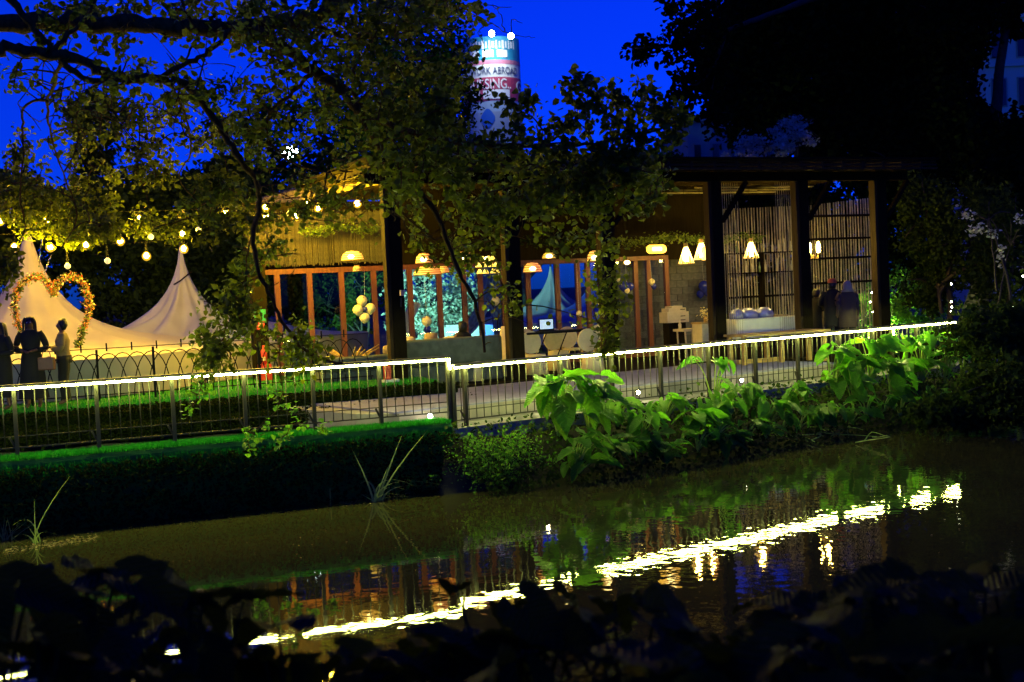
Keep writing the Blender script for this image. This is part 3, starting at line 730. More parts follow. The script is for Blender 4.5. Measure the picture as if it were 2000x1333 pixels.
for q in range(14):
    b = MB(); d = -0.6 + q * .42; b.beam(PP(A0, d, ROOFZ + 0.255), PP(A1, d, ROOFZ + 0.255), 0.06, 0.03); b.build('roof_batten', M['timber'], pav)
for a in pa_[1:]:
    b = MB(); b.beam(PP(a + 0.22, 0, ROOFZ - 0.95), PP(a + 0.95, 0, ROOFZ), 0.09, 0.12, up=NP); b.build('brace', M['timber_dark'], pav)
# ledge boards under the roof (they catch the lamp light)
for a, l in ((pa_[4] - 0.8, 1.0), (pa_[4] + 0.25, 1.1), (pa_[3] + 0.3, 1.9)):
    for q in range(3):
        b = MB(); b.beam(PP(a, 1.2 + q * 0.8, ROOFZ - 0.02 - 0.0), PP(a + l, 1.2 + q * 0.8, ROOFZ - 0.02), 0.12, 0.03); b.build('ceiling_slat', M['bamboo'], pav)
# sunlit-looking tiled lean-to roof at the left end
lt0, lt1 = P(478, 402, 31.5), P(842, 322, 26.3)
e = (lt1 - lt0); side = Vector((-e.y, e.x, 0)).normalized()
sl = side * 2.2 + Vector((0, 0, 0.55))
rf = []
b = MB(); b.add([lt0, lt1, lt1 + sl, lt0 + sl, lt0 - Vector((0, 0, .06)), lt1 - Vector((0, 0, .06)), lt1 + sl - Vector((0, 0, .06)), lt0 + sl - Vector((0, 0, .06))],
      [(0, 1, 2, 3), (7, 6, 5, 4), (0, 4, 5, 1), (1, 5, 6, 2), (2, 6, 7, 3), (3, 7, 4, 0)]); b.build('side_roof', M['timber'], pav)
n = 34; tm = MB(); L = e.length / n
tm.tube([Vector((0, 0, 0)), sl], L * 0.42, 6); tm = tm.mesh('roof_tile', M['tile'])
for k in range(n): inst('roof_tile', tm, pav, Matrix.Translation(lt0 + e * ((k + 0.5) / n) + Vector((0, 0, 0.02))))
b = MB(); b.beam(lt0 + Vector((0, 0, -0.1)), lt1 + Vector((0, 0, -0.1)), 0.06, 0.16); b.build('gutter_board', M['tile'], pav)
b = MB(); b.box(flat(lt0) + e.normalized() * 0.3, UP, 0.09, NP, 0.09, DECK, lt0.z - 0.1); b.build('post', M['timber'], pav)
b = MB(); b.box(PX(505, WD - 0.5, 3), UP, 0.17, NP, 0.17, DECK, 4.2); b.build('post', M['timber_dark'], pav)

# reed screen above the left windows: single hanging canes
scr = thing('reed_screen', 'screen of thin hanging canes above the left windows', 'screen', PX(620, WD, 4.1))
a0, a1 = pa(482, WD - 0.12, 4.6), pa(752, WD - 0.12, 4.6)
cm = MB(); cm.tube([(0, 0, 4.1), (0, 0, 5.35)], 0.012, 5); cm = cm.mesh('cane', M['reed_screen'])
n = 150
for k in range(n):
    a = a0 + (a1 - a0) * k / n; inst('cane', cm, scr, Matrix.Translation(PP(a, WD - 0.12 + rng.normal(0, 0.008), rng.uniform(-0.04, 0.04))))
for z in (4.15, 4.75, 5.3):
    b = MB(); b.beam(PP(a0, WD - 0.09, z), PP(a1, WD - 0.09, z), 0.02, 0.03); b.build('batten', M['timber'], scr)
b = MB(); b.box(PP((a0 + a1) / 2, WD + 0.1), UP, (a1 - a0) / 2, NP, 0.03, 3.9, 5.6); b.build('backing', M['timber_dark'], scr)
b = MB(); a2 = pa(1400, WD, 4.5); b.box(PP((a1 + a2) / 2, WD + 0.1), UP, (a2 - a1) / 2 - 0.01, NP, 0.03, 3.9, 5.7); b.build('fascia_wall', M['timber_dark'], pav)

# window wall: red-brown frames, one pane per opening
win_px = [545, 608, 670, 733, 803, 860, 908, 940, 985, 1033, 1090, 1130, 1150, 1200, 1243, 1268, 1303]
ww = [pa(px, WD, 2.8) for px in win_px]
wt = thing('window_wall', 'row of tall glass doors with red-brown wooden frames at the back of the pavilion', 'windows', PP(ww[0], WD, DECK))
fm = MB(); fm.box((0, 0, 0), UP, 0.062, NP, 0.05, DECK + 0.02, 3.9); fm = fm.mesh('frame_post', M['redwood'])
for a in ww: inst('frame_post', fm, wt, Matrix.Translation(PP(a, WD)))
b = MB(); b.beam(PP(ww[0] - 0.3, WD, 3.96), PP(ww[-1] + 0.06, WD, 3.96), 0.11, 0.12); b.build('head_rail', M['redwood'], wt)
b = MB(); b.beam(PP(ww[0], WD, 1.36), PP(ww[-1], WD, 1.36), 0.09, 0.1); b.build('sill', M['redwood'], wt)
for i in range(len(ww) - 1):
    w0, w1 = ww[i] + 0.064, ww[i + 1] - 0.064
    b = MB(); b.box(PP((w0 + w1) / 2, WD), UP, (w1 - w0) / 2, NP, 0.004, 1.42, 3.895); b.build('pane', M['glass'], wt)

# grey-blue block wall behind the right-hand doors
bw = thing('block_wall', 'blue-grey block wall seen behind the right-hand glass doors', 'wall', PX(1320, WD + 1.6, DECK))
b0, b1 = pa(1196, WD + 1.6, 3), pa(1412, WD + 1.6, 3)
b = MB(); b.box(PP((b0 + b1) / 2, WD + 1.72), UP, (b1 - b0) / 2, NP, 0.05, DECK, 4.3); b.build('mortar_bed', M['mortar'], bw)
bm_ = MB(); bm_.box((0, 0, 0), UP, 0.185, NP, 0.04, 0.012, 0.188); bm_ = bm_.mesh('block', M['brick'])
for j in range(15):
    a = b0 + (0.2 if j % 2 else 0.0) + 0.19
    while a < b1 - 0.18:
        inst('block', bm_, bw, Matrix.Translation(PP(a, WD + 1.64 + rng.uniform(0, 0.012), DECK + 0.02 + j * 0.2))); a += 0.39

# slatted bar walls on the right, warm light on single bamboo poles
def slat_wall(label, px0, px1, d, zb, zt0, zt1, step, rails, backing=True):
    a0, a1 = pa(px0, d, 3.4), pa(px1, d, 3.4); t = thing('bamboo_screen', label, 'screen', PP(a0, d, zb))
    k = 0; a = a0
    while a < a1:
        s = (a - a0) / (a1 - a0); zt = zt0 + (zt1 - zt0) * s
        m = MB(); j = rng.normal(0, 0.012, 6); zz = [zb + (zt - zb) * q / 5 for q in range(6)]
        m.tube([PP(a + j[q], d, zz[q]) for q in range(6)], 0.021, 6); m.build('bamboo_pole', M['bamboo'], t, True); a += step
    for z in rails:
        b = MB(); b.beam(PP(a0 - 0.1, d - 0.05, z), PP(a1 + 0.05, d - 0.05, z), 0.05, 0.06); b.build('crossbar', M['timber_dark'], t)
    return t
slat_wall('bamboo pole screen behind the bar shelves, between the two right posts', 1412, 1552, WD + 0.8, DECK, 5.3, 5.35, 0.098, (2.75,))
slat_wall('widest bamboo pole screen behind the three standing people', 1578, 1703, WD - 0.6, DECK, 5.25, 5.45, 0.098, (3.75, 4.3, 4.95, 3.05))
def strings(label, px0, px1, n, zb):
    a0, a1 = pa(px0, 0.25, 3.5), pa(px1, 0.25, 3.5); t = thing('bead_curtain', label, 'curtain', PP(a0, 0.25, zb))
    sm = MB(); sm.tube([(0, 0, zb), (0, 0, ROOFZ)], 0.005, 4); sm = sm.mesh('strand', M['string'])
    for k in range(n): inst('strand', sm, t, Matrix.Translation(PP(a0 + (a1 - a0) * k / (n - 1), 0.25)))
strings('thin bead strands hanging right of the fourth post by the bar', 1416, 1446, 8, 1.9)
strings('thin bead strands hanging left of the fifth post by the bar', 1520, 1553, 9, 1.9)
# bar shelf with bottles
sh = thing('bar_shelf', 'dark two-tier wall shelf behind the bar', 'shelf', PX(1480, WD + 0.5, DECK))
sa0, sa1 = pa(1415, WD + 0.55, 3.8), pa(1560, WD + 0.55, 3.8)
for z in (3.45, 4.02):
    b = MB(); b.box(PP((sa0 + sa1) / 2, WD + 0.55), UP, (sa1 - sa0) / 2, NP, 0.16, z - 0.03, z); b.build('board', M['timber_dark'], sh)
for q in (sa0 + 0.05, (sa0 + sa1) / 2, sa1 - 0.05):
    b = MB(); b.box(PP(q, WD + 0.6), UP, 0.03, NP, 0.1, DECK, 4.02 - 0.031); b.build('upright', M['timber_dark'], sh)
M['bottle'] = mat('bottle', (0.12, 0.2, 0.08), 0.15); M['bottle_clear'] = mat('bottle_clear', (0.5, 0.5, 0.42), 0.12)
for i, (px, z, mt) in enumerate([(1440, 4.02, 0), (1462, 4.02, 0), (1492, 4.02, 1), (1509, 4.02, 1), (1522, 4.02, 1), (1532, 4.02, 1), (1545, 4.02, 1),
                      (1458, 3.45, 1), (1470, 3.45, 1), (1484, 3.45, 0), (1496, 3.45, 1), (1519, 3.45, 1), (1546, 3.45, 1)]):
    c = PX(px, WD + 0.5, z); m = MB(); h = 0.3 + 0.04 * (i % 3)
    m.loft([(c + Vector((0, 0, q * h + 0.001)), r, r) for q, r in ((0, .036), (.55, .038), (.7, .02), (1, .014))], 8); o = m.build('bottle', M['bottle_clear' if mt else 'bottle'], None, True)
    tag(o, 'bottle on the ' + ('upper' if z > 3.8 else 'lower') + ' bar shelf between the right posts', 'bottle', 'bottles on the bar shelves')

# hanging greenery under the beam
def garland(label, px0, px1, d, z, n, sag=0.12, mt='leaf_ivy'):
    a0, a1 = pa(px0, d, z), pa(px1, d, z); t = thing('garland', label, 'garland', PP(a0, d, z + 0.15))
    b = MB(); b.tube([PP(a0 + (a1 - a0) * k / 12, d, z + 0.1) for k in range(13)], 0.012, 5); b.build('wire', M['iron'], t)
    pts = []
    for _ in range(n):
        u = rng.uniform(); pts.append((PP(a0 + (a1 - a0) * u, d + rng.normal(0, 0.07), z - sag * math.sin(u * 9) * 0.4 + rng.normal(0, 0.06)))[:])
    foliage('leaf_cover', pts, 0.06, M[mt], t)
garland('leafy green garland over the right glass doors and cone lamps', 1205, 1400, WD - 1.0, 4.42, 1100)
garland('leafy green garland over the bar shelves', 1408, 1490, WD - 0.6, 4.42, 350)
garland('bright leafy garland across the reed screen on the left', 585, 740, WD - 0.6, 4.92, 700)
garland('dim leafy garland above the woven lamps in the middle', 800, 1180, WD - 0.9, 4.45, 1300, mt='leaf_dark')

# ================================================================== lamps in the pavilion
def cord(t, p, ztop=ROOFZ - 0.02):
    b = MB(); b.tube([p, Vector((p.x, p.y, ztop))], 0.005, 4); b.build('cord', M['iron'], t)
LT = []
def light_at(p, e, col=(1, 0.62, 0.22), r=0.06):
    LT.append((p, e, col, r))
def capsule(label, px, py, D, L=0.26, r=0.11):
    p = P(px, py, D); t = thing('pendant_lamp', label, 'lamp', p)
    m = MB(); pts = [p + UP * (L * s) for s in (-1, -.93, -.75, 0, .75, .93, 1)]
    m.tube(pts, [r * .3, r * .75, r, r, r, r * .75, r * .3], 14); m.build('lamp_shade', M['lamp_capsule'], t, True)
    m = MB(); m.tube([p + UP * s + Vector((0, -r, 0)) * 1.02 for s in (-L * .45, L * .45)], 0.045, 8); m.build('tube_light', M['lamp_core'], t, True)
    cord(t, p + Vector((0, 0, r)))
def cone(label, px, py, D, h=0.42, rb=0.2):
    p = P(px, py, D); t = thing('pendant_lamp', label, 'lamp', p)
    m = MB()
    m.tube([p + Vector((0, 0, h * .5)), p + Vector((0, 0, h * .5 + 0.09))], 0.055, 10); m.build('cap', M['pine'], t)
    for k in range(12):
        a = 2 * math.pi * k / 12; d = Vector((math.cos(a), math.sin(a), 0))
        m = MB(); m.tube([p + d * 0.05 + Vector((0, 0, h * .5)), p + d * rb - Vector((0, 0, h * .5))], 0.006, 4); m.build('rib', M['lamp_amber'], t)
    m = MB(); m.tube([p + d_ * 0 + Vector((rb * math.cos(q * math.pi / 8), rb * math.sin(q * math.pi / 8), -h * .5)) for q in range(17)], 0.007, 4); m.build('ring', M['pine'], t)
    m = MB(); m.tube([p + Vector((0, 0, z)) for z in (-h * .36, -h * .33, h * .3, h * .36)], [0.04, 0.055, 0.055, 0.03], 10); m.build('bulb', M['lamp_warm'], t, True)
    cord(t, p + Vector((0, 0, h * .5 + 0.09)))
d_ = Vector((0, 0, 0))
def woven(label, px, py, D, rx=0.26, h=0.2, m1='lamp_orange', core=True):
    p = P(px, py, D); t = thing('pendant_lamp', label, 'lamp', p)
    m = MB(); m.loft([(p + Vector((0, 0, z * h)), r * rx, r * rx) for z, r in ((-.55, 1.0), (-.3, .98), (.1, .85), (.4, .55), (.5, .2))], 18, caps=False); m.build('lamp_shade', M[m1], t, True)
    for z in (-.55, -.3, -.05, .2, .42):
        r = {-.55: 1.02, -.3: 1.0, -.05: .93, .2: .79, .42: .52}[z]
        m = MB(); m.tube([p + Vector((r * rx * math.cos(q * math.pi / 10), r * rx * math.sin(q * math.pi / 10), z * h)) for q in range(21)], 0.011, 4); m.build('cane_band', M['straw'], t)
    if core: m = MB(); m.ball(p + Vector((0, -rx * 0.93, -h * .2)), 0.075, 0.04, 0.05); m.build('bulb', M['lamp_core'], t, True)
    cord(t, p + Vector((0, 0, h * .5)))
def flower_lamp(label, px, py, D, r=0.24, m1='lamp_yellow'):
    p = P(px, py, D); t = thing('pendant_lamp', label, 'lamp', p)
    for row, (z, rr, n) in enumerate(((0.14, .12, 5), (0.0, .22, 8), (-0.15, .2, 7))):
        for k in range(n):
            a = 2 * math.pi * (k + row * .5) / n; c = p + Vector((rr * math.cos(a), rr * math.sin(a), z))
            m = MB(); m.loft([(c + Vector((0, 0, .05)), .02, .02), (c, .05, .05), (c - Vector((0, 0, .05)), .07, .07)], 8); m.build('petal_shade', M[m1], t, True)
    m = MB(); m.ball(p + Vector((0, -.1, .12)), 0.06); m.build('bulb', M['lamp_core'], t, True)
    cord(t, p + Vector((0, 0, .18)))
woven('wide woven lamp with a white glow over the balloon flower', 688, 499, 28.5, 0.26, 0.2, 'lamp_amber')
woven('small orange lamp under the wide woven lamp at left', 697, 524, 29.2, 0.1, 0.13, core=False)
woven('woven orange lamp between the first post and the second glass door', 828, 504, 28.6, 0.2, 0.22)
woven('larger orange lamp before the teal-lit shrubs, beneath the woven one', 835, 528, 29.6, 0.34, 0.2, 'lamp_orange', core=False)
woven('tattered orange lamp above the middle glass door', 908, 500, 29.0, 0.2, 0.22)
woven('low orange lamp behind branches right of the middle door', 866, 526, 29.6, 0.14, 0.16, core=False)
flower_lamp('yellow petal chandelier between the first and second posts', 952, 517, 27.8)
woven('orange lamp half hidden by leaves right of the second post', 1040, 522, 29.4, 0.22, 0.22)
woven('bright white lamp showing through leaves above the laptop table', 1072, 499, 29.6, 0.16, 0.13, 'lamp_yellow')
woven('small amber lamp behind leaves left of the third post', 1160, 500, 30.2, 0.17, 0.25, 'lamp_amber')
woven('small white lamp at the left end of the right-hand door head', 1224, 512, 31.6, 0.1, 0.09, 'lamp_yellow')
capsule('capsule-shaped amber pendant over the right glass doors', 1282, 487, 30.6)
cone('cone-shaped pendant right of the capsule lamp', 1340, 499, 31.0)
cone('cone-shaped pendant partly behind an orange drum lamp', 1370, 491, 31.4)
cone('cone-shaped pendant hanging before the bar shelves', 1467, 489, 32.0)
p = P(1380, 495, 31.2); t = thing('pendant_lamp', 'orange drum pendant touching the fourth post', 'lamp', p)
m = MB(); m.tube([p + Vector((0, 0, -.17)), p + Vector((0, 0, .17))], 0.13, 14); m.build('lamp_shade', M['lamp_orange'], t, True); cord(t, p + Vector((0, 0, .17)))
# candle chandelier
p = P(1588, 484, 32.2); t = thing('chandelier', 'small brass chandelier with candle bulbs before the right bamboo screen', 'chandelier', p)
M['brass'] = mat('brass', (0.55, 0.38, 0.12), 0.3, metal=0.8)
for k, (dx, on) in enumerate(((-0.16, 1), (0.13, 1), (0.0, 0), (-0.26, 0), (0.24, 0))):
    q = p + UP * dx + NP * (0.1 if not on else -0.05)
    m = MB(); m.tube(catmull([p + Vector((0, 0, -.2)), p + UP * dx * .6 + Vector((0, 0, -.3)), q + Vector((0, 0, -.16))], 4), 0.012, 5); m.build('arm', M['brass'], t)
    if on:
        m = MB(); m.tube([q + Vector((0, 0, z)) for z in (-.13, -.05, .08, .15)], [0.035, 0.052, 0.045, 0.012], 8); m.build('bulb', M['lamp_warm'], t, True)
    else:
        m = MB(); m.tube([q + Vector((0, 0, z)) for z in (-.16, .0)], 0.016, 6); m.build('candle', M['cream'], t)
cord(t, p + Vector((0, 0, -.2)))

# ================================================================== furniture and party things
def balloon(b, p, r): b.loft([(p + Vector((0, 0, z * r)), q * r, q * r) for z, q in ((-1.15, .05), (-.95, .3), (-.5, .8), (0, 1), (.5, .87), (.85, .52), (1, .1))], 12)
def balloons(label, items, d=WD - 0.35):
    px0, py0 = items[0][0], items[0][1]; D = PX(px0, d, 3).y; t = thing('balloon_cluster', label, 'balloons', P(px0, py0, D))
    for k, (px, py, r, blue) in enumerate(items):
        m = MB(); q = P(px, py, D + 0.05 * (k % 3)); balloon(m, q, r); m.build('balloon', M['blue_balloon' if blue else 'cream_balloon'], t, True)
    q = P(px0, py0, D); m = MB(); m.tube([q, Vector((q.x, q.y + 0.2, 3.9 if q.z > 2.6 else 3.9))], 0.003, 4); m.build('ribbon', M['white'], t)
balloons('four cream balloons around a blue one like a flower on the left doors', [(713, 604, .06, 1), (707, 588, .13, 0), (723, 603, .13, 0), (699, 606, .13, 0), (712, 621, .13, 0)], WD - 0.8)
balloons('cream balloon above a blue one before the teal-lit shrubs', [(833, 628, .13, 0), (835, 644, .10, 1)])
balloons('dark blue balloons with one cream balloon left of the second post', [(975, 568, .17, 1), (984, 574, .13, 1), (968, 588, .11, 0)])
balloons('single cream round balloon low before the third post', [(1131, 613, .08, 0)])
balloons('cream balloons half hidden beside the third post', [(1178, 592, .14, 0), (1172, 565, .07, 0), (1207, 546, .06, 0)])
balloons('blue balloon behind a small cream one right of the third post', [(1225, 568, .07, 0), (1219, 560, .14, 1), (1231, 560, .11, 1)])
balloons('cream balloon over a small blue one between the right door frames', [(1273, 551, .09, 0), (1277, 560, .08, 1)])
balloons('bunch of dark blue balloons on the block wall by the fourth post', [(1375, 560, .17, 1), (1384, 572, .14, 1), (1368, 575, .12, 1)], WD + 1.2)
o = None
b = MB(); p = P(770, 583, 25.7); 
tb_ = thing('wall_lantern', 'small cream lantern fixed to the first pavilion post', 'lantern', p)
m = MB(); m.tube([P(785, 567, 25.75), P(785, 578, 25.75)], 0.05, 8); m.build('glass_cup', M['cream'], tb_); m = MB(); m.beam(P(783, 582, 25.78), P(783, 600, 25.78), 0.05, 0.03); m.build('bracket', M['steel'], tb_)

def sofa(label, px, d, w, yaw_back=True, h=0.85, z=DECK):
    c = PX(px, d, 1.6); t = thing('sofa', label, 'sofa', (c.x, c.y, z))
    b = MB(); b.box(c, UP, w / 2, NP, 0.42, z + 0.02, z + 0.42); b.build('base', M['sofa'], t, bevel=0.05)
    b = MB(); b.box(c - NP * 0.33, UP, w / 2, NP, 0.12, z + 0.425, z + h); b.build('backrest', M['sofa'], t, True, bevel=0.07)
    for s in (-1, 1):
        b = MB(); b.box(c + UP * s * (w / 2 - 0.1) + NP * 0.1, UP, 0.1, NP, 0.30, z + 0.424, z + 0.62); b.build('armrest', M['sofa'], t, bevel=0.05)
    for k in range(2):
        b = MB(); b.box(c + UP * (k - 0.5) * (w - 0.3) / 2 + NP * 0.1, UP, (w - 0.5) / 4, NP, 0.28, z + 0.424, z + 0.54); b.build('seat_cushion', M['sofa'], t, bevel=0.04)
    return t, c
s1, c1 = sofa('low grey-green sofa at the left end beside the dried plumes', 715, 1.0, 2.2, h=0.72)
s2, c2 = sofa('long grey-green sofa with its back to the pond right of the first post', 876, 0.7, 2.3, h=1.0)
def cushion(label, px, py, D, w, h, m):
    p = P(px, py, D); o = MB(); o.loft([(p + Vector((0, 0, z * h)), q * w, q * 0.12 + 0.01) for z, q in ((-1, .6), (-.8, .95), (0, 1), (.8, .95), (1, .6))], 14)
    return tag(o.build('cushion', m, None, True), label, 'cushion')
cushion('round cream cushion leaning beside the first post on the long sofa', 797, 675, 28.6, 0.17, 0.2, M['cream'])
cushion('dull tan cushion propped on the long sofa under the balloons', 842, 663, 28.2, 0.16, 0.15, M['cushion'])
cushion('pale cushion behind the seated guest on the long sofa', 885, 668, 28.4, 0.25, 0.13, M['cream_balloon'])
cushion('red cushion on the long sofa beside the seated guest', 884, 673, 27.9, 0.14, 0.09, M['red'])
cushion('tan cushion at the right arm of the low sofa', 758, 684, 27.3, 0.12, 0.1, M['cushion'])
# dried plumes
p = PX(688, 0.9, 1.5); t = thing('dried_plumes', 'spreading heap of golden dried grass plumes by the low sofa', 'dried grass', (p.x, p.y, DECK))
m = MB(); m.loft([(Vector((p.x, p.y, DECK + z)), r, r) for z, r in ((0, .2), (.3, .28), (.5, .24))], 12); m.build('basket', M['straw'], t, True)
for k in range(60):
    a = rng.uniform(0, 6.28); l = rng.uniform(.35, .75); s0 = Vector((p.x, p.y, DECK + 0.45)); dd = Vector((math.cos(a) * 0.9, math.sin(a) * 0.5, rng.uniform(0.1, 0.9)))
    m = MB(); m.tube([s0, s0 + dd * l * .5, s0 + dd * l + Vector((0, 0, -0.1))], [.008, .03, .006], 5); m.build('plume', M['straw'], t, True)
# chairs with round backs and covers
def round_chair(label, px, d, z=DECK, covered=False, w=0.27):
    c = PX(px, d, 1.8); t = thing('round_back_chair', label, 'chair', (c.x, c.y, z))
    if covered:
        m = MB(); m.loft([(Vector((c.x, c.y, z + zz)), rx, ry) for zz, rx, ry in ((0.01, .3, .28), (.25, .27, .25), (.47, .24, .23))], 20); m.build('seat_cover', M['cream'], t, True)
    else:
        m = MB(); m.tube([Vector((c.x, c.y, z + .43)), Vector((c.x, c.y, z + .48))], .23, 16); m.build('seat', M['cream'], t)
        for a, d2 in ((-.16, -.16), (.16, -.16), (.16, .16), (-.16, .16)):
            m = MB(); m.tube([c + UP * a + NP * d2 + Vector((0, 0, z + .43 - c.z)), c + UP * a * 1.2 + NP * d2 * 1.2 + Vector((0, 0, z - c.z))], .013, 6); m.build('leg', M['brass'], t)
    m = MB(); bc = Vector((c.x, c.y, z + .74)) + NP * .22
    m.tube([bc - NP * .03, bc + NP * .03], w, 24); m.build('backrest', M['cream'], t, False, bevel=0.015)
    for s in (-1, 1):
        m = MB(); m.tube([c + UP * s * .15 + NP * .22 + Vector((0, 0, z + .4 - c.z)), c + UP * s * .15 + NP * .24 + Vector((0, 0, z + .6 - c.z))], .013, 6); m.build('back_support', M['brass'], t)
round_chair('round-backed cream chair behind the black folding table', 1117, 2.2)
round_chair('round-backed cream chair at the left end behind the folding table', 1035, 2.3)
round_chair('round-backed cream chair hidden beside the third post', 1180, 2.5)
round_chair('covered cream chair in front of the folding table by the path', 1158, 0.2, covered=True)
round_chair('covered cream chair at the left end before the folding table', 1045, 0.9, covered=True)
round_chair('covered cream chair under the middle of the folding table', 1090, 1.7, covered=True)
# tall narrow chair cover and draped back
def tall_back(label, px, py, D, w, h):
    p = P(px, py, D); t = thing('covered_chair', label, 'chair', (p.x, p.y, DECK))
    m = MB(); m.loft([(Vector((p.x, p.y, DECK + z)), rx, ry) for z, rx, ry in ((.01, w * 1.1, .2), (.45, w, .18), (.5, w * .9, .07), (h * .8, w * .8, .05), (h, w * .5, .03))], 16); m.build('cover', M['cream'], t, True)
tall_back('tall narrow chair under a cream cover left of the second post', 987, 700, 28.3, 0.14, 1.15)
tall_back('cream covered chair back beside the seated guest', 925, 700, 27.2, 0.2, 0.98)
# folding table
a0, a1 = pa(1022, 1.3, 2.0), pa(1172, 1.3, 2.0); t = thing('folding_table', 'long black folding table with crossed legs between the second and third posts', 'table', PP(a0, 1.3, DECK))
b = MB(); b.box(PP((a0 + a1) / 2, 1.3), UP, (a1 - a0) / 2, NP, 0.33, DECK + .92, DECK + .97); b.build('tabletop', M['iron'], t)
for s in (0.1, 0.36, 0.64, 0.9):
    c = a0 + (a1 - a0) * s
    for d in (1.05, 1.55):
        b = MB(); b.beam(PP(c, d, DECK), PP(c, d, DECK + .919), .035, .035); b.build('leg', M['iron'], t)
    b = MB(); b.beam(PP(c, 1.05, DECK + .35), PP(c + 0.28, 1.05, DECK + .919), .02, .02); b.build('brace', M['iron'], t)
p = PX(1067, 1.3, 2.4); t = thing('laptop', 'open laptop with a glowing bluish screen on the black folding table', 'laptop', (p.x, p.y, DECK + .97))
b = MB(); b.box(p, UP, .19, NP, .13, DECK + .972, DECK + .99); b.build('base', M['iron'], t)
q = Vector((p.x, p.y, DECK + .99)); b = MB(); b.beam(q - UP * .2 + Vector((0, 0, .14)), q + UP * .2 + Vector((0, 0, .14)), .015, .28); b.build('lid', M['iron'], t)
b = MB(); b.beam(q - UP * .17 - NP * .012 + Vector((0, 0, .145)), q + UP * .17 - NP * .012 + Vector((0, 0, .145)), .006, .22); b.build('screen', M['screen'], t)
# cream counter, dessert table, wooden box stand, stool
c = PX(1317, 2.2, 2.2); t = thing('cream_display_box', 'stepped cream display box with printed lines on a stand by the block wall', 'display box', (c.x, c.y, DECK))
b = MB()
for (w_, z0_, z1_) in ((.32, .95, 1.22), (.26, 1.22, 1.32), (.16, 1.32, 1.37)): b.box(c, UP, w_, NP, .2 - (z0_ - .95) * .1, DECK + z0_ + .001, DECK + z1_)
b.build('box', M['cream'], t)
b = MB()
for z in (1.0, 1.1, 1.27): b.box(c - NP * .203 + UP * .14, UP, .07, NP, .004, DECK + z, DECK + z + .02)
b.build('printed_lines', M['timber_dark'], t)
b = MB(); b.box(c, UP, .25, NP, .15, DECK, DECK + .95); b.build('stand', M['timber_dark'], t)
c = PX(1345, 1.5, 2.0); t = thing('side_table', 'small pale table beside the wooden box near the fourth post', 'table', (c.x, c.y, DECK))
b = MB(); b.box(c, UP, .3, NP, .25, DECK + .74, DECK + .8); b.build('tabletop', M['cream'], t)
for s, q in ((-1, -1), (1, -1), (-1, 1), (1, 1)):
    b = MB(); b.beam(c + UP * .22 * s + NP * .18 * q + Vector((0, 0, DECK + .74 - c.z)), c + UP * .18 * s + NP * .18 * q + Vector((0, 0, DECK - c.z)), .03, .03); b.build('leg', M['cream'], t)
b = MB(); q = c - UP * .25; b.loft([(Vector((q.x, q.y, DECK + .801 + z)), r, r) for z, r in ((0, .04), (.12, .04), (.17, .015), (.22, .015))], 10); tag(b.build('bottle', M['cream'], None, True), 'small cream bottle standing on the pale side table', 'bottle')
c = PX(1379, 1.0, 2.0); t = thing('wooden_cabinet', 'light wooden box cabinet with a dark slot left of the fourth post', 'cabinet', (c.x, c.y, DECK))
b = MB(); b.box(c, UP, .26, NP, .22, DECK, DECK + .92); b.build('body', M['cream'], t, bevel=.01)
b = MB(); b.box(c, UP, .28, NP, .24, DECK + .922, DECK + .96); b.build('top', M['pine'], t)
b = MB(); b.box(c - UP * .03 - NP * .222, UP, .035, NP, .004, DECK + .15, DECK + .8); b.build('slot', M['timber_dark'], t)
fo = thing('flower_vase', 'small bunch of cream flowers on the wooden cabinet', 'flowers', (c.x, c.y, DECK + .96))
b = MB(); b.tube([Vector((c.x, c.y, DECK + .961)), Vector((c.x, c.y, DECK + 1.1))], .05, 8); b.build('vase', M['straw'], fo)
foliage('flower', [(c + UP * rng.normal(0, .1) + NP * rng.normal(0, .06) + Vector((0, 0, DECK + 1.2 - c.z + rng.normal(0, .08))))[:] for _ in range(60)], .06, M['flower_pale'], fo)
# catering table by the bar
a0, a1 = pa(1423, 1.0, 2.2), pa(1550, 1.0, 2.2); t = thing('catering_table', 'long table under a pale blue-white cloth by the bar', 'table', PP(a0, 1.0, DECK))
b = MB(); n = 60; top = []; mid = []
for k in range(n):
    an = 2 * math.pi * k / n; ca, sa = math.cos(an), math.sin(an); sq = (abs(ca) ** 6 + abs(sa) ** 6) ** (-1 / 6)
    fold = 1 + 0.025 * math.sin(14 * an)
    top.append(PP((a0 + a1) / 2 + ca * sq * (a1 - a0) / 2, 1.0 + sa * sq * .42, DECK + .98)); mid.append(PP((a0 + a1) / 2 + ca * sq * fold * (a1 - a0) / 2, 1.0 + sa * sq * .44 * fold, DECK + .45))
b.add(top + mid, [tuple(range(n))] + [(n + k, n + (k + 1) % n, (k + 1) % n, k) for k in range(n)]); b.build('tablecloth', M['white'], t, False)
for s in (0.05, .95):
    for d in (.7, 1.3):
        b = MB(); q = a0 + (a1 - a0) * s; b.beam(PP(q, d, DECK), PP(q, d, DECK + .97), .04, .04); b.build('leg', M['steel'], t)
M['foil'] = mat('foil', (0.25, 0.28, 0.6), 0.25, metal=0.4, bump=1.0, bscale=14)
for i, (px, w_, lab) in enumerate(((1438, .18, 'leftmost wrapped blue foil platter on the pale cloth'), (1462, .24, 'middle wrapped blue foil platter on the pale cloth'), (1492, .24, 'rightmost wrapped blue foil platter on the pale cloth'))):
    c = PX(px, 1.0, 2.4); m = MB(); m.loft([(Vector((c.x, c.y, DECK + .983 + z)), w_ * r, .2 * r) for z, r in ((0, 1), (.1, 1.05), (.2, .85), (.26, .4))], 14); tag(m.build('wrapped_platter', M['foil'], None, True), lab, 'platter')
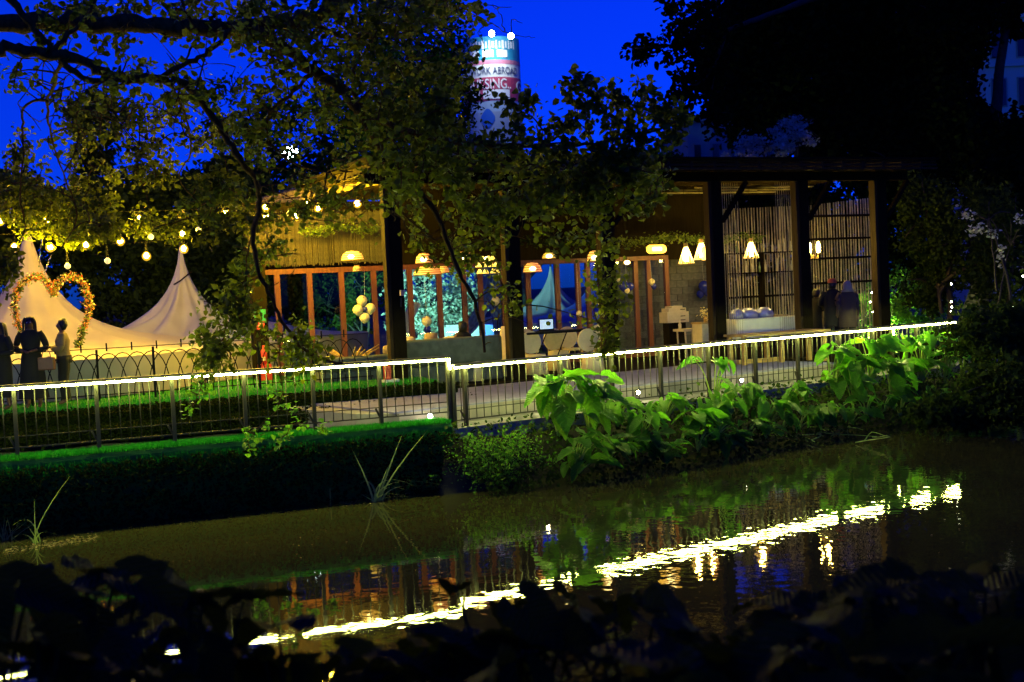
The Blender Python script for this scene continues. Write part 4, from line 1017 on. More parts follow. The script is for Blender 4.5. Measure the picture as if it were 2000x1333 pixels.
c = PX(1522, 1.0, 2.4); m = MB(); m.box(c, UP, .17, NP, .14, DECK + .983, DECK + 1.03); tag(m.build('serving_tray', M['cushion'], None, bevel=.01), 'tan serving tray at the right end of the pale cloth', 'tray')
# wooden bench-table beyond the railing on the right
a0, a1 = pa(1432, -1.0, 1.9), pa(1602, -1.0, 1.9); t = thing('wooden_table', 'heavy light-brown wooden table behind the right railing', 'table', PP(a0, -1.0, 1.27))
for d in (-1.3, -1.1, -.9, -.7):
    b = MB(); b.box(PP((a0 + a1) / 2, d), UP, (a1 - a0) / 2, NP, .095, 1.95, 2.0); b.build('plank', M['pine'], t, bevel=.008)
for px in (1440, 1512, 1594):
    a = pa(px, -1.0, 1.6)
    for dd_ in (-1.28, -.72):
        b = MB(); b.box(PP(a, dd_), UP, .05, NP, .05, 1.245, 1.949); b.build('leg', M['pine'], t, bevel=.01)
b = MB(); b.beam(PP(a0 + .1, -1.0, 1.36), PP(a0 + (a1 - a0) * .5, -1.0, 1.36), .08, .1); b.build('stretcher', M['pine'], t)
# fire point
p = PX(508, WD - 0.72, 2); 
t = thing('safety_sign', 'green and orange safety sign on the far left post', 'sign', P(508, 632, p.y))
q0, q1 = P(498, 607, p.y), P(518, 607, p.y)
b = MB(); b.beam(P(508, 611, p.y) + Vector((-.13, 0, -.08)), P(508, 611, p.y) + Vector((.13, 0, -.08)), .02, .3); b.build('green_panel', M['green_sign'], t)
b = MB(); b.beam(P(509, 636, p.y) + Vector((-.09, 0, 0)), P(509, 636, p.y) + Vector((.09, 0, 0)), .021, .2); b.build('orange_panel', M['red'], t)
b = MB(); c_ = P(509, 636, p.y - .02)
for dx, dz, r in ((0, .05, .03), (-.03, -.01, .028), (.03, -.03, .028)): b.tube([c_ + Vector((dx, 0, dz)), c_ + Vector((dx, -.004, dz))], r, 6)
b.build('flame_print', M['cream'], t)
p = PX(517, WD - 1.0, 1.8); t = thing('fire_extinguisher', 'red fire extinguisher in a red box at the foot of the far left post', 'extinguisher', (p.x, p.y, 1.5))
b = MB(); b.box(p, UP, .13, NP, .12, 1.5, 1.86); b.build('box', M['red'], t)
b = MB(); b.loft([(Vector((p.x, p.y, 1.862 + z)), r, r) for z, r in ((0, .07), (.3, .07), (.37, .03), (.43, .03))], 12); b.build('cylinder', M['red'], t, True)
b = MB(); b.tube([Vector((p.x, p.y - .072, 1.95)), Vector((p.x, p.y - .074, 2.03))], .05, 8); b.build('label_print', M['cream'], t)
p = LP(on_line(LP(0, 4.6), UL, 762, 1.7), 4.6, 1.5); t = thing('red_marker', 'orange-red box standing on a white block by the lawn corner', 'marker', p)
b = MB(); b.box(p, UL, .16, NL, .12, 1.5, 1.56); b.build('white_base', M['white'], t); b = MB(); b.box(p - UL * .06, UL, .07, NL, .06, 1.562, 1.85); b.build('orange_box', M['red'], t, bevel=.01)

# ================================================================== lit drapes and tents seen through the glass
def drape(label, pts, w, m, name='drape'):
    """hanging swag of cloth: a folded ribbon along the curve"""
    b = MB(); cur = catmull(pts, 8); n = 14; vs = []
    for i, p in enumerate(cur):
        for k in range(n):
            s = k / (n - 1) - .5; vs.append(p + Vector((s * w, 0.05 * math.sin(k * 1.9), -0.35 * w * s + 0.02 * math.sin(k * 2.3))))
    b.add(vs, [(i * n + k, i * n + k + 1, (i + 1) * n + k + 1, (i + 1) * n + k) for i in range(len(cur) - 1) for k in range(n - 1)])
    return tag(b.build(name, m, None, True), label, 'drape')
M['drape_blue'] = mat('drape_blue', (0.12, 0.25, 0.8), 0.6, noise=0.5, nscale=9)
drape('translucent blue swag crossing the teal-lit shrubs', [P(862, 690, 36), P(890, 665, 36), P(925, 630, 36), P(950, 580, 36), P(962, 540, 36)], .35, M['drape_blue'])
drape('white swag curving down behind the first post', [P(812, 590, 36), P(800, 615, 36), P(786, 650, 36), P(775, 690, 36)], .3, M['white'])
drape('vertical blue drape between the middle door frames', [P(964, 520, 34.5), P(966, 580, 34.5), P(975, 640, 34.5), P(984, 700, 34.5)], .35, M['drape_blue'])
M['tent_blue'] = mat('tent_blue', (0.12, 0.2, 0.7), 0.8, noise=0.2, nscale=2)
TB = P(1166, 505, 41); tent('marquee', 'blue-lit marquee seen through the right glass doors', TB, TB.z, 3.6, M['tent_blue'], base=2.2, wob=.05)
TL = P(1075, 520, 44); tent('marquee', 'dim lavender marquee seen behind the laptop table', TL, TL.z, 4.2, M['canvas_white'], base=2.2, wob=.05)

# ================================================================== people
def person(label, pos, facing, H=1.66, arms='folded', seated=False, skin=None, lean=0.0):
    """one continuous skinned body; facing = unit vector on the ground. returns thing and a local->world function"""
    t = thing('person', label, 'person', pos); k = H / 1.66
    f = Vector((facing[0], facing[1], 0)).normalized(); s = Vector((f.y, -f.x, 0)); pos = Vector(pos)
    def W(x, y, z): return pos + s * x * k + f * (y + lean * max(0, z - 0.9)) * k + Vector((0, 0, z * k))
    V = []; E = []; Rr = []
    def v(x, y, z, r, link=None):
        V.append(W(x, y, z)); Rr.append(r * k)
        if link is not None: E.append((link, len(V) - 1))
        return len(V) - 1
    pel = v(0, 0, .94, .125); wst = v(0, 0, 1.08, .105, pel); ch = v(0, 0, 1.27, .125, wst); up_ = v(0, -.01, 1.37, .085, ch)
    nk = v(0, 0, 1.44, .048, up_); jaw = v(0, .02, 1.50, .062, nk); hd = v(0, .015, 1.57, .082, jaw); tp = v(0, 0, 1.62, .062, hd)
    v(0, .105, 1.545, .014, hd)
    for sd in (-1, 1):
        sh = v(.17 * sd, 0, 1.35, .052, up_)
        if arms == 'folded': el, wr = (.25 * sd, .03, 1.10), (.05 * sd, .22, 1.14)
        elif arms == 'hold': el, wr = (.27 * sd, .0, 1.10), (.10 * sd, .2, 1.06)
        elif arms == 'reach': el, wr = (.24 * sd, .14, 1.12), (.13 * sd, .36, 1.14)
        else: el, wr = (.22 * sd, -.02, 1.08), (.23 * sd, .06, .84)
        e = v(*el, .038, sh); w_ = v(*wr, .025, e)
        d = (Vector(wr) - Vector(el)).normalized(); lat = Vector((0, 0, 1)).cross(d).normalized() if abs(d.z) < .9 else Vector((0, 1, 0))
        pa2 = Vector(wr) + d * .07; pal = v(*pa2, .03, w_)
        for q, (o_, l_) in enumerate(((-.028, .065), (-.01, .078), (.010, .074), (.028, .058))):
            a = pa2 + lat * o_ + d * .035; b2 = a + d * l_ * .55; c2 = b2 + d * l_ * .35 + Vector((0, 0, -.02))
            i = v(*a, .010, pal); i = v(*b2, .009, i); v(*c2, .007, i)
        a = Vector(wr) + d * .03 + lat * (-.04 * sd); i = v(*a, .011, w_); v(*(a + d * .045 + lat * (-.015 * sd)), .009, i)
        hp_ = v(.09 * sd, 0, .88, .095, pel)
        if seated: kn = v(.11 * sd, .42, .9, .062, hp_); an = v(.11 * sd, .44, .5, .04, kn); v(.11 * sd, .58, .45, .035, an)
        else: kn = v(.10 * sd, .02, .49, .058, hp_); an = v(.10 * sd, -.02, .09, .04, kn); v(.11 * sd, .13, .035, .033, an)
    me = bpy.data.meshes.new('body'); me.from_pydata([tuple(p) for p in V], E, []); me.materials.append(skin or M['skin'])
    o = bpy.data.objects.new('body', me); place(o, t)
    sk = o.modifiers.new('skin', 'SKIN'); sk.use_smooth_shade = True
    sl = me.skin_vertices[0].data if me.skin_vertices else None
    if sl is None:
        bm2 = bmesh.new(); bm2.from_mesh(me); bm2.verts.layers.skin.verify(); bm2.to_mesh(me); bm2.free(); sl = me.skin_vertices[0].data
    for i, r in enumerate(Rr): sl[i].radius = (r, r)
    sl[0].use_root = True
    ss = o.modifiers.new('smooth', 'SUBSURF'); ss.levels = 1; ss.render_levels = 1
    for sd in (-1, 1):
        b = MB(); b.ball(W(.03 * sd, .083, 1.565), .011 * k, n=6, m=4); b.build('eye', M['white'], t, True)
    yaw = math.atan2(s.y, s.x)
    def ring(x, y, z, rx, ry): return (W(x, y, z), rx * k, ry * k, yaw)
    return t, W, ring, k
def sleeve(t, W, pts, r, m, name='sleeve'):
    b = MB(); b.tube(catmull([W(*p) for p in pts], 4), [r[0] + (r[1] - r[0]) * i / ((len(pts) - 1) * 4) for i in range((len(pts) - 1) * 4 + 1)], 10); b.build(name, m, t, True)
def long_hair(t, W, ring, length=.32):
    b = MB(); b.loft([ring(0, -.02, 1.67, .03, .03), ring(0, -.02, 1.662, .055, .055), ring(0, -.025, 1.64, .08, .08), ring(0, -.03, 1.6, .094, .09), ring(0, -.045, 1.54, .096, .08), ring(0, -.07, 1.45, .105, .055), ring(0, -.085, 1.64 - length, .13, .05), ring(0, -.085, 1.6 - length - .06, .08, .03)], 18)
    b.build('hair', M['hair'], t, True)
    for sd in (-1, 1):
        b = MB(); b.tube(catmull([W(.06 * sd, .03, 1.65), W(.098 * sd, .03, 1.58), W(.11 * sd, .02, 1.46), W(.12 * sd, .05, 1.33)], 4), [.03 - .0012 * i for i in range(13)], 7); b.build('hair_lock', M['hair'], t, True)
def dress(t, W, ring, hem, m, flare=.26):
    b = MB(); b.loft([ring(0, 0, hem, flare, flare * .8), ring(0, 0, .5, flare * .85, flare * .68), ring(0, 0, .92, .185, .155), ring(0, 0, 1.08, .15, .125), ring(0, 0, 1.25, .18, .14), ring(0, -.005, 1.36, .19, .11), ring(0, -.005, 1.43, .09, .07)], 24, caps=False); b.build('dress', m, t, True)
def gz(px, py_ref, D): return P(px, py_ref, D)
# left group on the lawn edge
p = P(62, 700, 22.9); p.z = 1.5
t, W, ring, k = person('woman in a long black dress with long dark hair holding a brown handbag', p, (0.15, -1), 1.70, 'hold')
dress(t, W, ring, .18, M['black_cloth'], .27); long_hair(t, W, ring, .36)
for sd in (-1, 1): sleeve(t, W, [(.15 * sd, 0, 1.38), (.22 * sd, 0, 1.26), (.26 * sd, 0, 1.09), (.14 * sd, .17, 1.06)], (.066, .05), M['black_cloth'])
hb = W(-.28, .12, .94); t2 = thing('handbag', 'brown leather handbag hanging from the arm of the woman in black', 'handbag', hb)
b = MB(); b.box(hb, (1, 0, 0), .15, (0, 1, 0), .06, hb.z - .26, hb.z - .02); b.build('bag_body', M['leather'], t2, bevel=.02)
b = MB(); b.tube([hb + Vector((.08 * math.cos(math.pi * q / 8), 0, -.02 + .14 * math.sin(math.pi * q / 8))) for q in range(9)], .008, 6); b.build('handle', M['leather'], t2)
p = P(124, 700, 23.3); p.z = 1.5
t, W, ring, k = person('woman in profile with hair up, a tan top, dark trousers and folded arms', p, (-1, -0.25), 1.62, 'folded')
b = MB(); b.loft([ring(0, 0, .96, .165, .14), ring(0, 0, 1.1, .14, .12), ring(0, 0, 1.25, .17, .14), ring(0, -.005, 1.36, .18, .1), ring(0, 0, 1.42, .08, .065)], 20, caps=False); b.build('top', M['tan_top'], t, True)
for sd in (-1, 1):
    sleeve(t, W, [(.15 * sd, 0, 1.37), (.24 * sd, .0, 1.2), (.25 * sd, .04, 1.1), (.12 * sd, .17, 1.12)], (.08, .05), M['tan_top'])
    sleeve(t, W, [(.09 * sd, 0, .93), (.10 * sd, 0, .7), (.10 * sd, .02, .49), (.10 * sd, -.01, .12)], (.115, .075), M['trousers'], 'trouser_leg')
b = MB(); b.loft([ring(0, -.01, .82, .17, .15), ring(0, -.01, .97, .165, .145)], 20); b.build('trouser_seat', M['trousers'], t, True)
b = MB(); b.loft([ring(0, -.03, 1.46, .06, .04), ring(0, -.04, 1.54, .098, .075), ring(0, -.025, 1.6, .10, .09), ring(0, -.02, 1.65, .07, .07), ring(0, -.045, 1.675, .045, .045), ring(0, -.05, 1.69, .02, .02)], 16); b.build('hair', M['hair'], t, True)
p = P(4, 700, 22.7); p.z = 1.5
t, W, ring, k = person('woman in dark clothes with straight long hair cut off by the left edge', p, (-.5, -1), 1.62, 'hold')
dress(t, W, ring, .25, M['black_cloth'], .22); long_hair(t, W, ring, .4)
for sd in (-1, 1): sleeve(t, W, [(.15 * sd, 0, 1.38), (.24 * sd, 0, 1.22), (.25 * sd, 0, 1.1), (.12 * sd, .17, 1.07)], (.062, .045), M['black_cloth'])
# at the bar
def at_bar(label, px, D, H, cap=None, coat='black_cloth', facing=(-.2, 1), arms='reach', lean=0.0):
    p = P(px, 640, D); p.z = DECK
    t, W, ring, k = person(label, p, facing, H, arms, lean=lean); 
    b = MB(); b.loft([ring(0, 0, .62, .22, .18), ring(0, 0, .9, .2, .165), ring(0, 0, 1.1, .185, .15), ring(0, 0, 1.28, .205, .15), ring(0, -.005, 1.38, .19, .11), ring(0, 0, 1.45, .08, .07)], 20, caps=False); b.build('coat', M[coat], t, True)
    el, wr = ((.24, .14, 1.12), (.14, .33, 1.14)) if arms == 'reach' else ((.22, -.02, 1.08), (.23, .04, .88))
    for sd in (-1, 1):
        sleeve(t, W, [(.15 * sd, 0, 1.38), (.22 * sd, .03, 1.25), (el[0] * sd, el[1], el[2]), (wr[0] * sd, wr[1], wr[2])], (.085, .05), M[coat])
        sleeve(t, W, [(.09 * sd, 0, .9), (.10 * sd, 0, .7), (.10 * sd, .02, .49), (.10 * sd, -.01, .1)], (.11, .07), M['trousers'], 'trouser_leg')
    return t, W, ring
t, W, ring = at_bar('man in dark clothes and an orange-red cap with his back to the pond', 1628, 30.6, 1.86, facing=(.05, 1))
b = MB(); b.loft([ring(0, -.01, 1.585, .1, .105), ring(0, -.01, 1.63, .1, .1), ring(0, 0, 1.675, .07, .07), ring(0, 0, 1.69, .03, .03)], 16); b.build('cap', M['orange_cap'], t, True)
b = MB(); b.loft([ring(0, -.03, 1.46, .07, .05), ring(0, -.025, 1.585, .095, .09)], 14); b.build('hair', M['hair'], t, True)
t, W, ring = at_bar('person in a brown coat and beige headscarf seen from behind', 1657, 30.4, 1.80, coat='brown_coat', arms='down', facing=(-.1, 1))
b = MB(); b.loft([ring(0, -.02, 1.42, .15, .12), ring(0, -.03, 1.5, .1, .1), ring(0, -.01, 1.6, .1, .105), ring(0, -.01, 1.66, .07, .07), ring(0, -.01, 1.68, .03, .03)], 16); b.build('headscarf', M['headscarf'], t, True)
t, W, ring = at_bar('dark-haired person leaning over the bar beside the fifth post', 1592, 31.2, 1.62, arms='reach', facing=(.8, .5), lean=.15)
b = MB(); b.loft([ring(0, -.02, 1.47, .07, .06), ring(0, -.03, 1.55, .11, .1), ring(0, -.02, 1.63, .1, .1), ring(0, -.02, 1.68, .05, .05)], 16); b.build('hair', M['hair'], t, True)
# high bar table they stand at
c = PX(1606, .9, 2.2); t = thing('bar_table', 'tall dark round table between the people at the bar', 'table', (c.x, c.y, DECK))
b = MB(); b.tube([Vector((c.x, c.y, DECK + 1.05)), Vector((c.x, c.y, DECK + 1.09))], .3, 20); b.build('tabletop', M['timber'], t)
b = MB(); b.tube([Vector((c.x, c.y, DECK)), Vector((c.x, c.y, DECK + 1.05))], .035, 8); b.build('pedestal', M['pine'], t)
b = MB(); b.tube([Vector((c.x, c.y, DECK)), Vector((c.x, c.y, DECK + .03))], .22, 16); b.build('base', M['iron'], t)
# guest on the sofa
p = PX(905, 1.0, 2.0); p.z = DECK - .30
t, W, ring, k = person('guest with dark hair seated on the long sofa, seen from behind', p, (NP.x, NP.y), 1.62, 'down', seated=True)
b = MB(); b.loft([ring(0, 0, .9, .19, .16), ring(0, 0, 1.1, .17, .13), ring(0, 0, 1.3, .2, .14), ring(0, 0, 1.38, .17, .1), ring(0, 0, 1.44, .07, .06)], 18, caps=False); b.build('shirt', M['black_cloth'], t, True)
b = MB(); b.loft([ring(0, -.03, 1.42, .09, .05), ring(0, -.035, 1.54, .11, .09), ring(0, -.02, 1.62, .1, .09), ring(0, -.02, 1.67, .05, .05)], 16); b.build('hair', M['hair'], t, True)

# ================================================================== lamps that light the place
def lamp(name, loc, e, col, r=0.1, typ='POINT', to=None, size=R(60)):
    ld = bpy.data.lights.new(name, typ); ld.energy = e; ld.color = col; ld.shadow_soft_size = r
    lo = bpy.data.objects.new(name, ld); C.objects.link(lo); lo.location = loc
    if typ == 'SPOT':
        ld.spot_size = size; ld.spot_blend = .6; lo.rotation_euler = (Vector(to) - Vector(loc)).to_track_quat('-Z', 'Y').to_euler()
    return lo
def ground_flood(label, p, to, e, col, size=R(80), em=None):
    t = thing('garden_floodlight', label, 'floodlight', p); p = Vector(p); d = (Vector(to) - p).normalized()
    b = MB(); b.tube([p, p + d * .12], .09, 10); b.build('housing', M['iron'], t)
    b = MB(); b.tube([p + d * .121, p + d * .13], .075, 10); b.build('lens', em or M['flood_white'], t)
    b = MB(); b.tube([p - Vector((0, 0, .3)), p], .03, 6); b.build('spike', M['iron'], t)
    lamp('garden_beam', p + d * .16, e, col, .06, 'SPOT', to, size)
ground_flood('garden floodlight turning the shrubs behind the glass teal', P(762, 668, 36.5), P(850, 600, 42), 4000, (.3, 1, .72), R(100))
ground_flood('garden floodlight shining blue on the marquee behind the glass', P(1215, 700, 36.5), TB, 900, (.12, .2, 1.0), R(100), emit('blue_lens', (.1, .2, 1), 8))
ground_flood('garden floodlight low behind the last post lighting the lawn and shrubs', PX(1712, 3.6, 1.35) , P(1745, 640, 42), 2600, (.85, 1, .3), R(150), M['fairy'])
# ================================================================== trees
def limb(b, pts, r0, r1, n=8, sub=5, wob=0.02):
    cur = catmull(pts, sub); m = len(cur)
    rad = [(r0 + (r1 - r0) * (i / (m - 1)) ** .8) * (1 + .12 * math.sin(i * 1.7 + r0 * 40)) for i in range(m)]
    cur = [p + Vector(rng.normal(0, .22 * r + .006, 3)) for p, r in zip(cur, rad)]
    b.tube(cur, rad, n); return list(zip(cur, rad))
def px_path(spec): return [P(x, y, d) for x, y, d in spec]

def clusters(b, nodes, targets, leaf_n, spread, twig_r=.012, elong=.55, bare=0):
    """grow a twig from the nearest wood to every target and hang leaves round its end"""
    npos = np.array([n[0][:] for n in nodes]); out = []
    targets = sorted(targets, key=lambda q: min(np.linalg.norm(npos - np.array(q[:]), axis=1)))
    P_ = [Vector(n[0]) for n in nodes]
    for q in targets:
        arr = np.array([p[:] for p in P_]); dd = np.linalg.norm(arr - np.array(q[:]), axis=1); i = int(dd.argmin()); s0 = P_[i]; q = Vector(q)
        L = (q - s0).length
        if L < 1e-3: continue
        mid = s0.lerp(q, .45) + Vector(rng.normal(0, .08 * L, 3)) + Vector((0, 0, .06 * L)); pts = catmull([s0, mid, q], 3)
        b.tube(pts, [twig_r * (1.2 - .8 * k / (len(pts) - 1)) for k in range(len(pts))], 4)
        P_ += [pts[2], pts[4], q]
        for _ in range(leaf_n):
            if bare: break
            a = rng.uniform() ** elong; base = s0.lerp(q, a) if a < .5 else mid.lerp(q, (a - .4) / .6)
            out.append((base + Vector(rng.normal(0, spread, 3)))[:])
        if leaf_n and not bare:
            for _ in range(leaf_n // 2): out.append((q + Vector(rng.normal(0, spread * .8, 3)))[:])
    return out

# --- the great tree leaning in over the pond from the left bank
bt = thing('overhanging_tree', 'great spreading tree reaching over the pond from the left, its lower leaves lit yellow', 'tree', (-9.5, 12.0, 0))
b = MB(); nodes = []
base = Vector((-9.5, 12.0, -.8)); fork = P(-330, 260, 14); top_ = P(-200, 40, 15)
nodes += limb(b, [base, base.lerp(fork, .5) + Vector((.3, 0, 0)), fork, top_], .42, .26, 12)
L1 = px_path([(-200, 40, 15), (-60, 52, 15.2), (80, 46, 15.5), (220, 50, 15.7), (330, 54, 15.8), (430, 54, 16), (520, 48, 16.3), (590, 36, 16.6), (660, 10, 17), (740, -50, 17.5)])
nodes += limb(b, L1, .125, .085, 10)
nodes += limb(b, px_path([(455, 52, 16), (510, 66, 16.2), (560, 96, 16.4), (600, 132, 16.6), (650, 165, 16.8), (700, 215, 17), (735, 275, 17.2), (775, 325, 17.4), (822, 375, 17.6), (862, 440, 17.8), (890, 520, 18), (925, 590, 18.2), (948, 690, 18.4)]), .10, .022, 9)
nodes += limb(b, px_path([(-330, 260, 14), (-120, 140, 14.4), (0, 98, 14.6), (60, 100, 14.8), (120, 108, 15), (190, 135, 15.2), (250, 152, 15.4), (310, 155, 15.6), (360, 166, 15.8), (395, 200, 16), (430, 255, 16.2), (465, 305, 16.4), (498, 350, 16.7), (508, 400, 17), (492, 460, 17.2), (505, 530, 17.4), (530, 580, 17.6), (555, 635, 17.8), (600, 690, 18.1), (668, 712, 18.3)]), .085, .02, 9)
nodes += limb(b, px_path([(-20, -40, 14.6), (40, 20, 14.8), (78, 70, 14.9), (110, 110, 15), (160, 150, 15.1), (220, 160, 15.2), (300, 152, 15.3), (360, 128, 15.4), (410, 100, 15.6), (450, 60, 15.8)]), .05, .03, 8)
nodes += limb(b, px_path([(100, 100, 14.95), (145, 60, 15.2), (175, 20, 15.4), (200, -30, 15.6)]), .035, .025, 7)
nodes += limb(b, px_path([(620, 120, 16.6), (592, 160, 16.8), (560, 190, 17), (528, 222, 17.2), (520, 260, 17.4), (545, 300, 17.6), (600, 330, 17.9), (690, 335, 18.2)]), .035, .012, 7)
nodes += limb(b, px_path([(120, 118, 15.1), (105, 165, 16), (92, 192, 17), (50, 208, 18), (43, 250, 18.6), (46, 300, 19), (38, 380, 19.4), (50, 440, 19.6)]), .03, .01, 6)
nodes += limb(b, px_path([(92, 192, 17), (95, 240, 17.6), (108, 300, 18.2), (128, 350, 18.8), (150, 420, 19.4), (125, 480, 19.8)]), .022, .008, 6)
nodes += limb(b, px_path([(330, 160, 15.7), (352, 200, 16.2), (368, 250, 16.8), (372, 300, 17.4), (350, 350, 18), (395, 400, 18.6)]), .022, .008, 6)
nodes += limb(b, px_path([(700, 215, 17), (770, 245, 16.7), (860, 275, 16.4), (960, 283, 16.1), (1060, 285, 15.8), (1160, 280, 15.6), (1250, 262, 15.5), (1330, 235, 15.4)]), .05, .014, 7)
nodes += limb(b, px_path([(640, 162, 16.8), (690, 180, 17.2), (720, 240, 17.5), (735, 300, 17.8), (760, 380, 18), (800, 430, 18.1), (850, 470, 18.3)]), .04, .012, 7)
nodes += limb(b, px_path([(590, 36, 16.6), (640, 60, 17), (700, 75, 17.4), (770, 60, 17.8), (850, 40, 18.2), (930, 5, 18.6)]), .045, .015, 7)
nodes += limb(b, px_path([(345, -30, 15.4), (362, 20, 15.5), (385, 70, 15.6), (355, 130, 15.7)]), .022, .015, 6)
nodes += limb(b, px_path([(770, -20, 18), (720, 60, 18), (690, 130, 18), (700, 215, 17.6)]), .03, .02, 6)
nodes += limb(b, px_path([(492, 460, 17.2), (480, 520, 17.5), (488, 620, 17.8), (545, 690, 18)]), .014, .008, 5)
# bare twigs against the sky
for pth in ([(850, 40, 18.2), (900, 22, 18.4), (960, 45, 18.6), (985, 62, 18.8), (1010, 70, 18.9), (1044, 73, 19)], [(930, 5, 18.6), (975, 15, 18.8), (1000, 14, 19)], [(960, 45, 18.6), (935, 60, 18.6), (945, 85, 18.6)], [(1000, 68, 18.8), (1000, 40, 19), (1020, 45, 19)], [(985, 62, 18.8), (978, 30, 18.8), (960, 10, 18.8)]):
    limb(b, px_path(pth), .009, .004, 5)
b.build('trunk', M['bark'], bt, True)
tg = MB()
def region(cx, cyy, rx, ry, d0, d1, n):
    out = []
    for _ in range(n):
        while True:
            u, v_ = rng.uniform(-1, 1, 2)
            if u * u + v_ * v_ < 1 and math.hypot(cx + u * rx - 567, cyy + v_ * ry - 300) > 42: break
        out.append(P(cx + u * rx, cyy + v_ * ry, rng.uniform(d0, d1)))
    return out
lit = []
for a in ((100, 320, 130, 90, 21.5, 23.5, 34), (50, 385, 60, 40, 22.3, 24, 22), (160, 420, 65, 60, 22.5, 24.4, 26), (330, 250, 120, 70, 20, 22.5, 34), (300, 330, 50, 30, 21.5, 23, 12), (200, 220, 100, 50, 18, 20, 14),
          (420, 400, 60, 70, 18.5, 20.5, 22), (560, 390, 90, 50, 18, 20.5, 12), (190, 445, 40, 20, 20, 21, 6), (70, 395, 60, 30, 23, 24.2, 14), (150, 440, 50, 45, 23, 24.4, 16), (210, 430, 35, 40, 23, 24, 8), (350, 440, 60, 40, 22.5, 24, 12), (100, 430, 90, 50, 24, 25, 22), (30, 400, 50, 40, 24.3, 25, 12), (280, 440, 30, 30, 23.6, 24.4, 5), (470, 430, 50, 40, 22.5, 24, 12), (500, 500, 50, 60, 18, 19, 8)):
    lit += region(*a)
pts = clusters(tg, nodes, lit, 20, .10)
mid = []
for a in ((300, 100, 320, 110, 14.5, 17.5, 46), (620, 60, 170, 80, 15, 17.5, 40), (800, 100, 120, 120, 15.5, 18, 50), (620, 250, 200, 90, 15.5, 18, 44), (820, 275, 95, 110, 15.5, 18, 60), (930, 350, 200, 70, 15.5, 18, 48), (1180, 330, 130, 35, 15.5, 17, 26),
          (1040, 430, 150, 60, 16, 18.5, 28), (1180, 370, 140, 50, 15.5, 18, 36), (700, 400, 120, 60, 18, 20, 14), (880, 470, 80, 60, 18, 19.5, 12), 
          (1190, 590, 28, 130, 18.8, 19.4, 22), (430, 640, 55, 80, 17.2, 18.3, 18), (560, 680, 70, 50, 17.8, 18.4, 14), (470, 590, 40, 60, 17.3, 18, 10), (16, 545, 22, 55, 18.8, 19.6, 9), (470, 20, 500, 30, 16, 19, 44), (1000, 560, 40, 60, 18.4, 19, 5), (420, 700, 60, 22, 17.5, 18, 8)):
    mid += region(*a)
bare = []
for a in ((300, 130, 320, 150, 14.5, 18, 90), (620, 200, 200, 160, 15, 18, 90), (850, 60, 110, 70, 15.5, 18, 26), (700, 350, 220, 90, 16, 18.5, 50), (520, 520, 80, 120, 17.3, 18, 16), (980, 620, 60, 60, 17.8, 18.4, 8), (950, 400, 200, 100, 16, 18.2, 60), (150, 200, 150, 120, 16, 19, 40)):
    bare += region(*a)
clusters(tg, nodes, bare, 0, .1, .009, bare=1)
pts2 = clusters(tg, nodes, mid, 17, .11)
# sprays silhouetted against the sky
sil = []
for (x, y) in ((985, 200), (1010, 215), (1035, 190), (1010, 250), (1060, 255), (1090, 250), (1110, 180), (1130, 150), (1145, 165), (1160, 190), (1190, 175), (1175, 220), (1140, 215), (1115, 235), (1200, 200), (1215, 235), (1260, 165), (1265, 190), (1250, 215), (1280, 215),
               (1220, 205), (1235, 255), (1300, 235), (1310, 210), (1330, 235), (1100, 280), (1150, 262), (1200, 268), (1260, 270), (1050, 290), (1000, 290), (960, 260), (1320, 265), (1290, 285), (1175, 300), (1230, 300)):
    sil.append(P(x, y, 15.6 + rng.uniform(-.3, .5)))
pts3 = clusters(tg, nodes, sil, 30, .075)
# low twigs hanging before the railing, lit by the strip
low = []
for (x, y, d) in ((372, 765, 17.9), (385, 745, 17.9), (400, 770, 17.9), (368, 805, 17.9), (480, 840, 18), (500, 850, 18), (520, 830, 18.1), (545, 860, 18.1), (490, 880, 17.9), (535, 765, 18.1), (545, 790, 18.1), (575, 800, 18.2), (585, 825, 18.2), (630, 830, 18.4), (632, 845, 18.4), (560, 850, 18.2), (420, 745, 17.9)):
    low.append(P(x, y, d))
lowb = MB(); nodes2 = limb(tg, px_path([(555, 635, 17.8), (545, 700, 17.9), (552, 760, 18), (540, 800, 18), (505, 835, 18), (485, 860, 18)]), .01, .006, 5) + limb(tg, px_path([(480, 640, 17.8), (425, 700, 17.8), (400, 740, 17.8), (378, 790, 17.8)]), .01, .005, 5) + limb(tg, px_path([(545, 800, 18), (580, 810, 18.2), (630, 835, 18.4)]), .006, .004, 5)
pts4 = clusters(tg, nodes2, low, 9, .06)
tg.build('twigs', M['bark'], bt, True)['kind'] = 'stuff'
foliage('crown', pts + pts2 + pts3, .096, M['leaf_tree'], bt, width=.75)
# the largest lit leaves are single leaves
lf = MB(); lf.add([(0, 0, 0), (-.5, .25, .1), (-.42, .7, .06), (0, 1.05, -.12), (.42, .7, .06), (.5, .25, .1)], [(0, 3, 2, 1), (0, 5, 4, 3)]); lfm = lf.mesh('leaf', M['leaf_small'])
for q in pts4[:290]:
    s_ = rng.uniform(.06, .10); Mx = Matrix.Translation(Vector(q)) @ Matrix.Rotation(rng.uniform(0, 6.28), 4, 'Z') @ Matrix.Rotation(rng.uniform(-1.2, .5), 4, 'X') @ Matrix.Scale(s_, 4)
    inst('leaf', lfm, bt, Mx)

